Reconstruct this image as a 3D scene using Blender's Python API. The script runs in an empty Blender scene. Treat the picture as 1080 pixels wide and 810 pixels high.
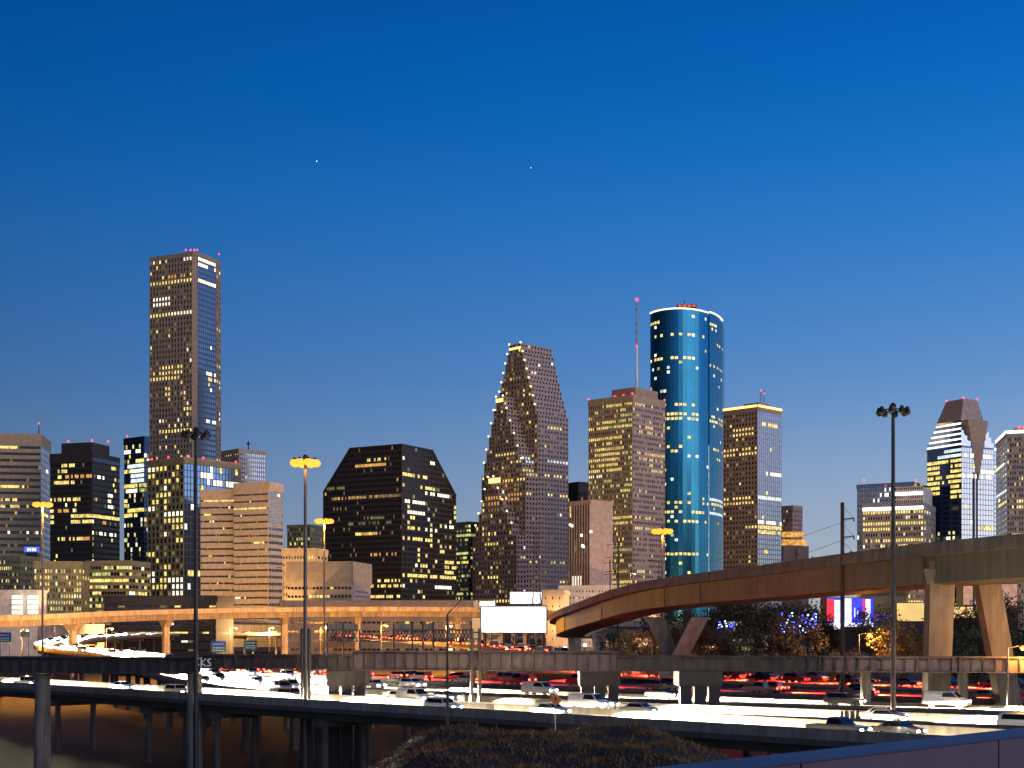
import bpy, bmesh, math, random
from mathutils import Vector, Matrix
R = random.Random(11)
S = bpy.context.scene
COL = S.collection
RAD = math.radians

# ------------------------------------------------------------------ camera, sky, sun, exposure
F, HZ, CX, CZ = 1500.0, 662.0, 540.0, 20.0        # 50 mm lens, eye 20 m above the bayou
cam_d = bpy.data.cameras.new('camera'); cam = bpy.data.objects.new('camera', cam_d); COL.objects.link(cam)
cam.location = (0, 0, CZ); cam.rotation_euler = (RAD(90), 0, 0)
cam_d.lens = 50; cam_d.sensor_width = 36; cam_d.shift_y = (HZ - 405) / 1080.0
cam_d.clip_start = 0.2; cam_d.clip_end = 20000
S.camera = cam
SUN_AZ = RAD(132)       # compass bearing of the set sun: behind the camera, to its right (0 = view direction)
W = bpy.data.worlds.new('World'); S.world = W; W.use_nodes = True
wn = W.node_tree.nodes; wl = W.node_tree.links
bg = wn['Background']
sky = wn.new('ShaderNodeTexSky'); sky.sky_type = 'NISHITA'; sky.sun_disc = False
sky.sun_elevation = RAD(8.0); sky.sun_rotation = SUN_AZ
sky.altitude = 0; sky.air_density = 1.0; sky.dust_density = 0.1; sky.ozone_density = 10.0
# twilight band: pale light low over the horizon all round, stronger towards the side where the sun went down
tc = wn.new('ShaderNodeTexCoord'); sp = wn.new('ShaderNodeSeparateXYZ'); wl.new(tc.outputs['Generated'], sp.inputs['Vector'])
rp = wn.new('ShaderNodeValToRGB'); wl.new(sp.outputs['Z'], rp.inputs['Fac']); rp.color_ramp.interpolation = 'B_SPLINE'
els = rp.color_ramp.elements
for pos, c in ((0.0, (.33,.24,.20)), (.09, (.225,.175,.06)), (.17, (.074,.08,.0)), (.29, (.002,.032,.008)), (.40, (0,0,0))):
    e = els.new(pos) if pos not in (0.0,) else els[0]; e.position = pos; e.color = c + (1,)
els[-1].color = (0,0,0,1)
dt = wn.new('ShaderNodeVectorMath'); dt.operation = 'DOT_PRODUCT'; wl.new(tc.outputs['Generated'], dt.inputs[0]); dt.inputs[1].default_value = (math.sin(RAD(105)), math.cos(RAD(105)), 0)
ma = wn.new('ShaderNodeMath'); ma.operation = 'MULTIPLY_ADD'; wl.new(dt.outputs['Value'], ma.inputs[0]); ma.use_clamp = False; ma.inputs[1].default_value = 1.25; ma.inputs[2].default_value = 1.30
vs = wn.new('ShaderNodeVectorMath'); vs.operation = 'SCALE'; wl.new(ma.outputs[0], vs.inputs['Scale'])
s1 = wn.new('ShaderNodeVectorMath'); s1.operation = 'SCALE'; wl.new(sky.outputs['Color'], s1.inputs[0])
zn = wn.new('ShaderNodeValToRGB'); wl.new(sp.outputs['Z'], zn.inputs['Fac'])        # the blue thins out low down and darkens towards the zenith
zc = zn.color_ramp.elements
for pos, k in ((0.0, .10), (.09, .115), (.17, .138), (.29, .165), (.38, .165), (.8, .045)):
    e = zc.new(pos) if pos else zc[0]; e.position = pos; e.color = (k, k, k, 1)
zc[-1].color = (.045, .045, .045, 1)
wl.new(zn.outputs['Color'], s1.inputs['Scale'])
ad = wn.new('ShaderNodeVectorMath'); ad.operation = 'ADD'; wl.new(s1.outputs[0], ad.inputs[0])
wl.new(rp.outputs['Color'], ad.inputs[1]); wl.new(ad.outputs[0], vs.inputs[0]); wl.new(vs.outputs[0], bg.inputs['Color']); bg.inputs['Strength'].default_value = 1.0
sun_d = bpy.data.lights.new('afterglow_sun', 'SUN'); sun = bpy.data.objects.new('afterglow_sun', sun_d); COL.objects.link(sun)
sun_d.energy = 1.5; sun_d.angle = RAD(75); sun_d.color = (1.0, 0.66, 0.28)
sun.rotation_euler = Vector((-math.sin(SUN_AZ), -math.cos(SUN_AZ), -0.13)).to_track_quat('-Z', 'Y').to_euler()
S.view_settings.view_transform = 'Standard'; S.view_settings.look = 'None'
S.view_settings.exposure = 0.0; S.view_settings.gamma = 1.0; S.view_settings.use_curve_mapping = False
S.render.engine = 'CYCLES'
S.cycles.use_denoising = True; S.cycles.max_bounces = 5; S.cycles.diffuse_bounces = 2; S.cycles.glossy_bounces = 3
S.cycles.sample_clamp_indirect = 4.0; S.cycles.use_light_tree = True

# ------------------------------------------------------------------ helpers
def P(px, py, D): return Vector(((px - CX) / F * D, D, CZ + (HZ - py) / F * D))
def XY(px, D): return Vector(((px - CX) / F * D, D, 0))
def zof(py, D): return CZ + (HZ - py) / F * D

MAT = {}
def mat(name, col, rough=0.7, metal=0.0, var=0.25, scale=0.4, spec=0.5, bump=0.0, coat=0.0, streak=0.0):
    m = bpy.data.materials.new(name); m.use_nodes = True
    nt = m.node_tree; b = nt.nodes['Principled BSDF']
    b.inputs['Roughness'].default_value = rough; b.inputs['Metallic'].default_value = metal
    b.inputs['Specular IOR Level'].default_value = spec; b.inputs['Coat Weight'].default_value = coat
    if var > 0:
        g = nt.nodes.new('ShaderNodeNewGeometry')
        n = nt.nodes.new('ShaderNodeTexNoise'); n.inputs['Scale'].default_value = scale; n.inputs['Detail'].default_value = 6
        n.inputs['Roughness'].default_value = 0.65
        nt.links.new(g.outputs['Position'], n.inputs['Vector'])
        r = nt.nodes.new('ShaderNodeValToRGB')
        r.color_ramp.elements[0].position = 0.3; r.color_ramp.elements[1].position = 0.7
        r.color_ramp.elements[0].color = tuple(c * (1 - var) for c in col) + (1,)
        r.color_ramp.elements[1].color = tuple(min(1, c * (1 + var)) for c in col) + (1,)
        nt.links.new(n.outputs['Fac'], r.inputs['Fac']); nt.links.new(r.outputs['Color'], b.inputs['Base Color'])
        if streak:                     # water runs down the face
            mp = nt.nodes.new('ShaderNodeMapping'); mp.inputs['Scale'].default_value = (1.1, 1.1, .10); nt.links.new(g.outputs['Position'], mp.inputs['Vector'])
            n2 = nt.nodes.new('ShaderNodeTexNoise'); n2.inputs['Scale'].default_value = 1.0; n2.inputs['Detail'].default_value = 5; nt.links.new(mp.outputs['Vector'], n2.inputs['Vector'])
            mr = nt.nodes.new('ShaderNodeMapRange'); mr.inputs['From Min'].default_value = .35; mr.inputs['From Max'].default_value = .65; mr.inputs['To Min'].default_value = 1-streak; mr.inputs['To Max'].default_value = 1.1
            nt.links.new(n2.outputs['Fac'], mr.inputs['Value']); mx = nt.nodes.new('ShaderNodeVectorMath'); mx.operation = 'SCALE'
            nt.links.new(r.outputs['Color'], mx.inputs[0]); nt.links.new(mr.outputs['Result'], mx.inputs['Scale']); nt.links.new(mx.outputs[0], b.inputs['Base Color'])
        if bump:
            bp = nt.nodes.new('ShaderNodeBump'); bp.inputs['Strength'].default_value = bump; bp.inputs['Distance'].default_value = 0.3
            nt.links.new(n.outputs['Fac'], bp.inputs['Height']); nt.links.new(bp.outputs['Normal'], b.inputs['Normal'])
    else:
        b.inputs['Base Color'].default_value = tuple(col) + (1,)
    MAT[name] = m; return m
def glow(name, col, strength, var=0.0, scale=0.5, sample=False):
    m = bpy.data.materials.new(name); m.use_nodes = True
    nt = m.node_tree; b = nt.nodes['Principled BSDF']
    b.inputs['Base Color'].default_value = (0.1, 0.1, 0.1, 1); b.inputs['Roughness'].default_value = 0.3
    b.inputs['Emission Color'].default_value = tuple(col) + (1,); b.inputs['Emission Strength'].default_value = strength
    if var > 0:
        g = nt.nodes.new('ShaderNodeNewGeometry')
        n = nt.nodes.new('ShaderNodeTexNoise'); n.inputs['Scale'].default_value = scale; n.inputs['Detail'].default_value = 3
        nt.links.new(g.outputs['Position'], n.inputs['Vector'])
        mr = nt.nodes.new('ShaderNodeMapRange')
        mr.inputs['From Min'].default_value = 0.32; mr.inputs['From Max'].default_value = 0.68
        mr.inputs['To Min'].default_value = strength * (1 - var); mr.inputs['To Max'].default_value = strength * (1 + var)
        nt.links.new(n.outputs['Fac'], mr.inputs['Value']); nt.links.new(mr.outputs['Result'], b.inputs['Emission Strength'])
    m.cycles.emission_sampling = 'AUTO' if sample else 'NONE'
    MAT[name] = m; return m

def origin(o):
    v = Vector((0,0,0))
    while o: v += o.location; o = o.parent
    return v

class MB:
    """collects faces and links them as ONE mesh object"""
    def __init__(s): s.v = []; s.f = []; s.m = []
    def quad(s, a, b, c, d, mi=0):
        i = len(s.v); s.v += [a, b, c, d]; s.f.append((i, i+1, i+2, i+3)); s.m.append(mi)
    def poly(s, pts, mi=0):
        i = len(s.v); s.v += list(pts); s.f.append(tuple(range(i, i+len(pts)))); s.m.append(mi)
    def hexa(s, p, mi=0):      # 4 bottom (ccw from above) + 4 top
        i = len(s.v); s.v += list(p)
        for q in ((3,2,1,0),(4,5,6,7),(0,1,5,4),(1,2,6,5),(2,3,7,6),(3,0,4,7)):
            s.f.append(tuple(i+k for k in q)); s.m.append(mi)
    def obox(s, o, u, v, w, mi=0):
        o = Vector(o); u = Vector(u); v = Vector(v); w = Vector(w)
        s.hexa([o, o+u, o+u+v, o+v, o+w, o+u+w, o+u+v+w, o+v+w], mi)
    def box(s, c, sx, sy, sz, mi=0):
        c = Vector(c); s.obox(c - Vector((sx/2, sy/2, sz/2)), (sx,0,0), (0,sy,0), (0,0,sz), mi)
    def prism(s, pts, z0, z1, mi=0, top=True):
        n = len(pts); i = len(s.v)
        s.v += [Vector((p[0], p[1], z0)) for p in pts] + [Vector((p[0], p[1], z1)) for p in pts]
        for k in range(n):
            j = (k+1) % n; s.f.append((i+k, i+j, i+n+j, i+n+k)); s.m.append(mi)
        s.f.append(tuple(i+n+k for k in range(n))); s.m.append(mi)
        s.f.append(tuple(i+k for k in reversed(range(n)))); s.m.append(mi)
    def tube(s, a, b, r0, r1=None, n=8, mi=0):
        a = Vector(a); b = Vector(b); r1 = r0 if r1 is None else r1
        d = (b-a).normalized(); x = d.orthogonal().normalized(); y = d.cross(x)
        i = len(s.v)
        for c, r in ((a, r0), (b, r1)):
            for k in range(n):
                t = 2*math.pi*k/n; s.v.append(c + x*(r*math.cos(t)) + y*(r*math.sin(t)))
        for k in range(n):
            j = (k+1) % n; s.f.append((i+k, i+j, i+n+j, i+n+k)); s.m.append(mi)
        s.f.append(tuple(i+k for k in reversed(range(n)))); s.f.append(tuple(i+n+k for k in range(n))); s.m += [mi, mi]
    def ball(s, c, r, n=8, sz=1.0, mi=0):
        c = Vector(c); i = len(s.v); h = n//2
        for a in range(1, h):
            for k in range(n):
                t = math.pi*a/h; p = 2*math.pi*k/n
                s.v.append(c + Vector((r*math.sin(t)*math.cos(p), r*math.sin(t)*math.sin(p), r*sz*math.cos(t))))
        s.v += [c + Vector((0,0,r*sz)), c - Vector((0,0,r*sz))]; T = len(s.v)-2
        for a in range(h-2):
            for k in range(n):
                j = (k+1) % n; s.f.append((i+a*n+k, i+(a+1)*n+k, i+(a+1)*n+j, i+a*n+j)); s.m.append(mi)
        for k in range(n):
            j = (k+1) % n
            s.f.append((T, i+k, i+j)); s.f.append((T+1, i+(h-2)*n+j, i+(h-2)*n+k)); s.m += [mi, mi]
    def build(s, name, mats, parent=None, smooth=False):
        org = origin(parent)
        me = bpy.data.meshes.new(name)
        me.from_pydata([tuple(Vector(p) - org) for p in s.v], [], s.f)
        if not isinstance(mats, (list, tuple)): mats = [mats]
        for m in mats: me.materials.append(MAT[m] if isinstance(m, str) else m)
        if len(mats) > 1: me.polygons.foreach_set('material_index', s.m)
        if smooth: me.polygons.foreach_set('use_smooth', [True]*len(s.f))
        me.update()
        o = bpy.data.objects.new(name, me); COL.objects.link(o)
        if parent: o.parent = parent
        return o
def tag(o, label=None, cat=None, group=None, kind=None):
    if label: o['label'] = label
    if cat: o['category'] = cat
    if group: o['group'] = group
    if kind: o['kind'] = kind
    return o
def empty(name, loc, label, cat, group=None):
    o = bpy.data.objects.new(name, None); COL.objects.link(o); o.location = loc; o.empty_display_size = 0.2
    return tag(o, label, cat, group)
def lamp(name, typ, loc, energy, col, parent=None, size=0.5, rot=None, spot=None):
    d = bpy.data.lights.new(name, typ); d.energy = energy; d.color = col
    if typ in ('POINT', 'SPOT'): d.shadow_soft_size = size
    if spot: d.spot_size = spot; d.spot_blend = 0.6
    o = bpy.data.objects.new(name, d); COL.objects.link(o)
    o.location = Vector(loc) - origin(parent)
    if rot is not None: o.rotation_euler = rot
    if parent: o.parent = parent
    return o
def spline(pts, step=6.0):
    pts = [Vector(p) for p in pts]; q = [2*pts[0]-pts[1]] + pts + [2*pts[-1]-pts[-2]]; out = []
    for i in range(1, len(q)-2):
        a, b, c, d = q[i-1], q[i], q[i+1], q[i+2]; n = max(2, int((c-b).length/step))
        for k in range(n):
            t = k/n
            out.append(0.5*((2*b) + (c-a)*t + (2*a-5*b+4*c-d)*t*t + (3*b-a-3*c+d)*t**3))
    out.append(pts[-1]); return out
def frames(path):
    fr = []
    for i, p in enumerate(path):
        d = (path[min(i+1, len(path)-1)] - path[max(i-1, 0)]); d.z = 0; d.normalize()
        fr.append((p, d, Vector((d.y, -d.x, 0))))          # lateral = to the right of travel
    return fr
def sweep(mb, path, prof, mi=0):
    fr = frames(path); n = len(prof); i0 = len(mb.v)
    for p, d, l in fr:
        for off, dz in prof: mb.v.append(p + l*off + Vector((0,0,dz)))
    for k in range(len(fr)-1):
        for a in range(n):
            b = (a+1) % n
            mb.f.append((i0+k*n+a, i0+k*n+b, i0+(k+1)*n+b, i0+(k+1)*n+a)); mb.m.append(mi)
    mb.f.append(tuple(i0+a for a in range(n))); mb.f.append(tuple(i0+(len(fr)-1)*n+a for a in reversed(range(n)))); mb.m += [mi, mi]

# ------------------------------------------------------------------ materials
mat('brown_granite', (0.31, 0.235, 0.165)); mat('pink_granite', (0.42, 0.29, 0.26)); mat('dark_brown', (0.032, 0.024, 0.021))
mat('rust_granite', (0.38, 0.26, 0.17)); mat('beige_stone', (0.48, 0.38, 0.27)); mat('white_stone', (0.58, 0.55, 0.52))
mat('grey_stone', (0.30, 0.27, 0.26)); mat('pale_metal', (0.55, 0.56, 0.58), 0.4, 0.3); mat('olive_stone', (0.27, 0.235, 0.12))
mat('mauve_stone', (0.40, 0.30, 0.26)); mat('tan_stone', (0.40, 0.30, 0.18)); mat('roof_felt', (0.06, 0.055, 0.055))
mat('dark_glass', (0.012, 0.013, 0.016), 0.12, 0.0, var=0.0, spec=0.5)
mat('black_glass', (0.010, 0.008, 0.008), 0.15, 0.0, var=0.0, spec=0.35)
mat('blue_glass', (0.03, 0.20, 0.30), 0.22, 0.85, var=0.1, scale=0.05)
mat('navy_glass', (0.05, 0.07, 0.13), 0.08, 0.7, var=0.1, scale=0.05)
mat('silver_glass', (0.42, 0.47, 0.54), 0.07, 0.9, var=0.08, scale=0.05)
mat('sky_glass', (0.33, 0.42, 0.55), 0.08, 0.9, var=0.08, scale=0.05)
mat('mullion', (0.16, 0.16, 0.17), 0.4, 0.6, var=0.1)
glow('lit_warm', (1.0, 0.76, 0.20), 1.15, 0.65, 0.4); glow('lit_white', (1.0, 0.93, 0.72), 1.7, 0.4, 0.3)
glow('lit_orange', (1.0, 0.48, 0.10), 0.8, 0.5, 0.35); glow('lit_green', (0.80, 0.85, 0.28), 0.75, 0.6, 0.3)
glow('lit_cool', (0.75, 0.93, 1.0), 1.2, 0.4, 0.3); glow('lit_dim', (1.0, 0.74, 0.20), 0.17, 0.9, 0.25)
glow('strip_white', (0.95, 0.97, 1.0), 3.0); glow('strip_warm', (1.0, 0.80, 0.45), 2.6); glow('strip_gold', (1.0, 0.62, 0.16), 2.6)
glow('red_beacon', (1.0, 0.03, 0.05), 5.0); glow('bulb_warm', (1.0, 0.75, 0.35), 4.0)
WKEY = {'k': 'dark_glass', 'y': 'lit_warm', 'w': 'lit_white', 'o': 'lit_orange', 'g': 'lit_green', 'c': 'lit_cool', 'd': 'lit_dim', 'n': 'navy_glass',
        's': 'silver_glass', 'b': 'blue_glass', 'K': 'black_glass', 'h': 'sky_glass'}
WORD = list(WKEY)
mat('concrete', (0.20, 0.175, 0.145), 0.8, var=0.25, scale=0.25, streak=.4); mat('concrete_dark', (0.11, 0.095, 0.08), 0.85, var=0.3, scale=0.3)
mat('concrete_pale', (0.32, 0.28, 0.21), 0.75, var=0.2, scale=0.3, streak=.35); mat('deck_concrete', (0.33, 0.30, 0.26), 0.45, var=0.2, scale=0.3)
mat('girder_paint', (0.20, 0.14, 0.13), 0.6, 0.1, var=0.35, scale=0.7, streak=.5); mat('girder_dark', (0.06, 0.05, 0.05), 0.6, 0.1, var=0.35, scale=0.7, streak=.5)
mat('steel_dark', (0.035, 0.032, 0.034), 0.5, 0.4, var=0.2); mat('galvanised', (0.12, 0.115, 0.11), 0.5, 0.5, var=0.2)
mat('timber', (0.07, 0.05, 0.035), 0.9, var=0.3, scale=2.0); mat('white_paint', (0.78, 0.78, 0.76), 0.6, var=0.15, scale=1)
mat('bark', (0.06, 0.045, 0.035), 0.9); mat('leaf_dark', (0.045, 0.060, 0.022), 0.7, var=0.5, scale=0.6)
mat('leaf_brown', (0.085, 0.065, 0.028), 0.7, var=0.5, scale=0.6)
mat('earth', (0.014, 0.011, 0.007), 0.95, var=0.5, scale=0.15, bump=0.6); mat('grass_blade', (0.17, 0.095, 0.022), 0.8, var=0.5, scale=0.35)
mat('barrier_paint', (0.085, 0.048, 0.075), 0.5, var=0.25, scale=1.2); mat('barrier_blue', (0.018, 0.024, 0.10), 0.45, var=0.2, scale=1.2)
mat('sign_green', (0.01, 0.10, 0.06), 0.4, var=0.1); mat('sign_blue', (0.01, 0.04, 0.25), 0.4, var=0.1); mat('sign_orange', (0.75, 0.25, 0.06), 0.5, var=0.1)
mat('girder_shaded_brown', (0.105, 0.093, 0.078), 0.6, var=0.2, scale=0.2, streak=.3)  # darker than the parapet: shade under the deck overhang put into the colour

# ------------------------------------------------------------------ towers
class Tower:
    def __init__(s, name, label, cat, loc):
        s.root = empty(name, loc, label, cat); s.parts = {}; s.wins = []; s.D = loc[1]
    def part(s, name, m):
        return s.parts.setdefault((name, m), MB())
    def single(s, name, m):          # a part of its own even when the name repeats
        b = MB(); s.parts[(name, m, len(s.parts))] = b; return b
    def grid(s, nc, nr, z0, z1, p=.04, prow=.08, pr=.75, keys='yyyw', clus=0, rows=(), seed=0, base=None, kd='k', zone=None):
        """which window of a face is lit, and how; rows: (photo height, from, to, key, share)"""
        r = random.Random(seed*7919 + nc*131 + nr); g = {}; dim = 0 if kd in 'bhs' else min(.22, p*3 + prow*.4) * (.4 if kd in 'Kn' else 1)
        for j in range(nr):
            run = r.random() < prow
            a = r.randint(0, max(0, int(nc*.6))); b = a + r.randint(min(nc, max(2, nc//4)), max(nc, 2)); kk = r.choice(keys)
            for i in range(nc):
                k = None
                if run and a <= i < b and r.random() < pr: k = kk
                elif r.random() < p*1.15: k = r.choice(keys)
                elif r.random() < dim: k = 'd'
                if k: g[(j, i)] = k
        for _ in range(clus):
            j = r.randrange(nr); i = r.randrange(nc); w = r.randint(1, max(2, nc//4)); h = r.choice((1, 1, 2, 3)); kk = r.choice(keys)
            for y in range(h):
                for x in range(w):
                    if r.random() < .8: g[(min(nr-1, j+y), min(nc-1, i+x))] = kk
        if zone:                      # no light outside these fractions of the height
            for (j, i) in list(g):
                if not zone[0] <= j/nr <= zone[1]: del g[(j, i)]
        rh = (z1-z0)/nr
        for (y, a, b, k, q) in rows:
            j = int((zof(y, s.D) - z0)/rh)
            if 0 <= j < nr:
                for i in range(nc):
                    if a*nc <= i+.5 <= b*nc and r.random() < q: g[(j, i)] = k
        return g
    def face(s, A, u, Wd, z0, z1, n, nc, nr, wf=.6, hf=.55, dep=.5, m='brown_granite', kd='k', part='facade', clip=None, lit=None, edge=0.0, vpr=1.0):
        A = Vector((A[0], A[1], 0)); u = Vector(u); n = Vector(n); Z = Vector((0,0,1))
        if edge: A = A + u*edge; Wd -= 2*edge
        g = s.grid(nc, nr, z0, z1, kd=kd, **(lit or {})); cw = Wd/nc; rh = (z1-z0)/nr; fr = s.part(part, m)
        pw = cw*(1-wf); sh = rh*(1-hf); d1, d2 = (dep, dep-.12) if vpr else (dep-.12, dep)
        inside = (lambda i, j: True) if clip is None else (lambda i, j: clip((i+.5)*cw, z0+(j+.5)*rh))
        if clip is None:
            if wf < .995:
                for i in range(nc+1):
                    a = max(0, i*cw-pw/2); b = min(Wd, i*cw+pw/2)
                    fr.obox(A + u*a + Z*z0, u*(b-a), -n*-d1, Z*(z1-z0))
            if hf < .995:
                for j in range(nr+1):
                    a = max(z0, z0+j*rh-sh/2); b = min(z1, z0+j*rh+sh/2)
                    fr.obox(A + u*.02 + Z*a, u*(Wd-.04), n*d2, Z*(b-a))
        for j in range(nr):
            for i in range(nc):
                if not inside(i, j): continue
                if clip is not None:
                    if wf < .995: fr.obox(A + u*(i*cw-pw/2) + Z*(z0+j*rh), u*pw, n*d1, Z*rh)
                    if hf < .995: fr.obox(A + u*(i*cw) + Z*(z0+j*rh-sh/2), u*cw, n*d2, Z*sh)
                k = g.get((j, i), kd)
                o = A + u*(i*cw+pw/2) + Z*(z0+j*rh+sh/2) + n*.06
                s.wins.append(((o, o+u*(cw-pw), o+u*(cw-pw)+Z*(rh-sh), o+Z*(rh-sh)), k))
    def beacon(s, px, py, D, r=.9):
        b = s.single('warning_light', 'red_beacon'); b.ball(P(px, py, D), r, 6)
    def finish(s, nsingle=100):
        for key, b in s.parts.items():
            if b.f: b.build(key[0], key[1], s.root)
        r = random.Random(len(s.wins)); idx = list(range(len(s.wins))); r.shuffle(idx)
        vis = [i for i in idx if s.wins[i][0][0].z > zof(652, s.root.location.y)]
        lit = [i for i in vis if s.wins[i][1] in 'ywogc']; drk = [i for i in vis if s.wins[i][1] not in 'ywogc']
        pick = idx if len(idx) <= nsingle*1.3 else (lit[:int(nsingle*.85)] + drk)[:nsingle]; ps = set(pick)
        for i in pick:
            q, k = s.wins[i]; b = MB(); b.quad(*q); b.build('window', WKEY[k], s.root)
        keys = sorted({k for _, k in s.wins}); b = MB()
        for i, (q, k) in enumerate(s.wins):
            if i not in ps: b.quad(*q, mi=keys.index(k))
        if b.f: tag(b.build('windows', [WKEY[k] for k in keys], s.root), kind='stuff')
        return s.root

def plan(xl, xc, xr, D, ar=1.0, th=None):
    phi = math.atan((xc-CX)/F)
    if th is None: th = phi + math.atan((xr-xc)/max(1, xc-xl)/ar)
    else: th = RAD(th)
    c, s_ = math.cos(th), math.sin(th); C = XY(xc, D); kl = (xl-CX)/F; kr = (xr-CX)/F
    sl = (C.x - kl*D)/(kl*s_ + c); sr = (kr*D - C.x)/(s_ - kr*c)
    uL = Vector((-c, s_, 0)); uR = Vector((s_, c, 0))
    return C, uL, sl, uR, sr
def box_tower(name, label, xl, xc, xr, ytop, D, L, Rr, wall, ar=1.0, th=None, fh=4.0, z0=0.0, par=3.0, edge=0.0, body='wall', cat='office tower', fin=True):
    C, uL, sl, uR, sr = plan(xl, xc, xr, D, ar, th); zt = zof(ytop, D)
    ctr = C + uL*sl*.5 + uR*sr*.5; t = Tower(name, label, cat, (ctr.x, ctr.y, z0)); t.D = D
    t.part(body, wall).prism([C, C+uR*sr, C+uR*sr+uL*sl, C+uL*sl], z0, zt-.6)
    rim = t.part('parapet', wall)
    for o, u, l, n in ((C+uL*sl, -uL, sl, -uR), (C, uR, sr, -uL), (C+uR*sr, uL, sl, uR), (C+uR*sr+uL*sl, -uR, sr, uL)):
        rim.obox(o - u*.25 + Vector((0,0,zt-par)), u*(l+.2), n*.7, Vector((0,0,par)))
    for (o, u, l, n, k, sd) in ((C+uL*sl, -uL, sl, -uR, L, 1), (C, uR, sr, -uL, Rr, 2)):
        if k is None: continue
        k = dict(k); nc = k.pop('nc'); f = k.pop('fh', fh); nr = max(1, round((zt-par-z0)/f))
        k.setdefault('m', wall); li = dict(k.pop('lit', {})); li.setdefault('seed', sd + int(xl)*3)
        t.face(o, u, l, z0, zt-par, n, nc, nr, lit=li, edge=k.pop('edge', edge), **k)
    t.g = (C, uL, sl, uR, sr, zt)
    if fin: t.finish()
    return t
def roofbox(t, a0, a1, b0, b1, h, m='roof_felt', name='penthouse', z=None):
    C, uL, sl, uR, sr, zt = t.g; z = zt-1 if z is None else z
    t.single(name, m).obox(C + uL*sl*a0 + uR*sr*b0 + Vector((0,0,z)), uR*sr*(b1-b0), uL*sl*(a1-a0), Vector((0,0,h+(zt-z if z < zt else 0))))
def corner_strip(t, z, h, m, part='crown_light', faces='LR', out=.9, a=0, b=1):
    C, uL, sl, uR, sr, zt = t.g
    if 'L' in faces: t.single(part, m).obox(C + uL*sl*b + Vector((0,0,z)) - uR*out, -uL*sl*(b-a), uR*.4, Vector((0,0,h)))
    if 'R' in faces: t.single(part, m).obox(C + Vector((0,0,z)) - uL*out, uR*sr, uL*.4, Vector((0,0,h)))

# -- far left: banded grey-brown tower
t = box_tower('office_tower', 'grey brown tower with fine horizontal bands and a thin roof antenna, at the left edge', -22, 43, 53, 458, 1100,
    dict(nc=26, wf=.97, hf=.42, dep=.5, vpr=0, lit=dict(p=.015, prow=.05, keys='yyow', rows=[(469,.3,.62,'y',.9),(511,.3,.75,'y',.7),(524,.2,.6,'y',.5),(531,.0,.8,'y',.55),(560,.4,1,'w',.25)])),
    dict(nc=4, wf=.97, hf=.5, dep=.4, m='pale_metal', kd='h', vpr=0, lit=dict(p=.01)), 'tan_stone', fh=5.0, par=8, fin=False)
t.single('antenna', 'steel_dark').tube(P(41,459,1105), P(41,446,1105), .5, .2); t.beacon(41,446.5,1105,.7)
t.finish()
sg = empty('lit_sign', P(33.5, 583, 1000), 'small blue lit sign with white characters on a low roof beside the banded tower', 'sign')
b = MB(); b.box(P(33.5,579.5,1000), 10.5, .8, 3.8); glow('sign_glow_blue', (.05,.12,1), 1.1); b.build('sign_board','sign_glow_blue', sg)
for px in (29.3, 32, 34.6, 37.2):
    b = MB(); b.box(P(px,579.6,999.4), .75, .2, 2.0); b.build('character','strip_white', sg)
b = MB(); b.box(P(33.5,586,1000), 8, .6, 5.5); b.build('support','steel_dark', sg)
# -- dark brown tower with penthouse
t = box_tower('office_tower', 'dark brown box tower with a set back penthouse and three red roof lights', 53, 97, 126, 477, 1050,
    dict(nc=22, wf=.9, hf=.6, dep=.3, kd='K', vpr=0, lit=dict(p=.02, prow=.04, pr=.7, keys='yyow', clus=10, rows=[(526,.0,.75,'y',.75),(546,.5,1,'y',1),(547,.5,1,'y',.9),(566,.2,.8,'y',.4)])),
    dict(nc=16, wf=.9, hf=.6, dep=.3, kd='K', vpr=0, lit=dict(p=.03, prow=.06, keys='yyow', clus=8, rows=[(488,.6,.9,'y',.9),(546,.0,1,'y',1),(563,.0,.9,'w',.7)])),
    'dark_brown', fh=4.2, par=7, fin=False)
roofbox(t, .08, .8, .1, .75, 8, 'dark_brown')
for px,py in ((72,465.5),(97,464.5),(114,465.5)): t.beacon(px, py, 1062, .8)
corner_strip(t, t.g[5]-6.4, 2.6, 'navy_glass', 'glass_band', 'R', .75)
t.finish()
# -- glass tower behind with white-lit floors
t = box_tower('office_tower', 'bluish glass tower with several floors lit white, half hidden behind the tall brown tower', 131, 152, 178, 460, 1260,
    dict(nc=12, wf=.93, hf=.75, dep=.25, m='mullion', kd='n', vpr=0, lit=dict(p=.06, prow=.2, keys='yywg', clus=8, rows=[(475,.0,.8,'w',.5),(483,.6,1,'y',1),(489,.2,1,'c',1),(492,.3,1,'c',1),(496,.3,1,'w',1),(500,.35,1,'c',1),(504,.3,1,'w',.9),(508,.3,1,'c',.8),(514,.0,.6,'y',.9),(519,.0,.7,'w',.9),(538,.2,1,'y',1)])),
    dict(nc=10, wf=.93, hf=.75, dep=.25, m='mullion', kd='n', vpr=0, lit=dict(p=.06, keys='yyw')), 'navy_glass', fh=4.4, par=6, fin=False)
t.beacon(134,460,1275,.8); t.finish()
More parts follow.
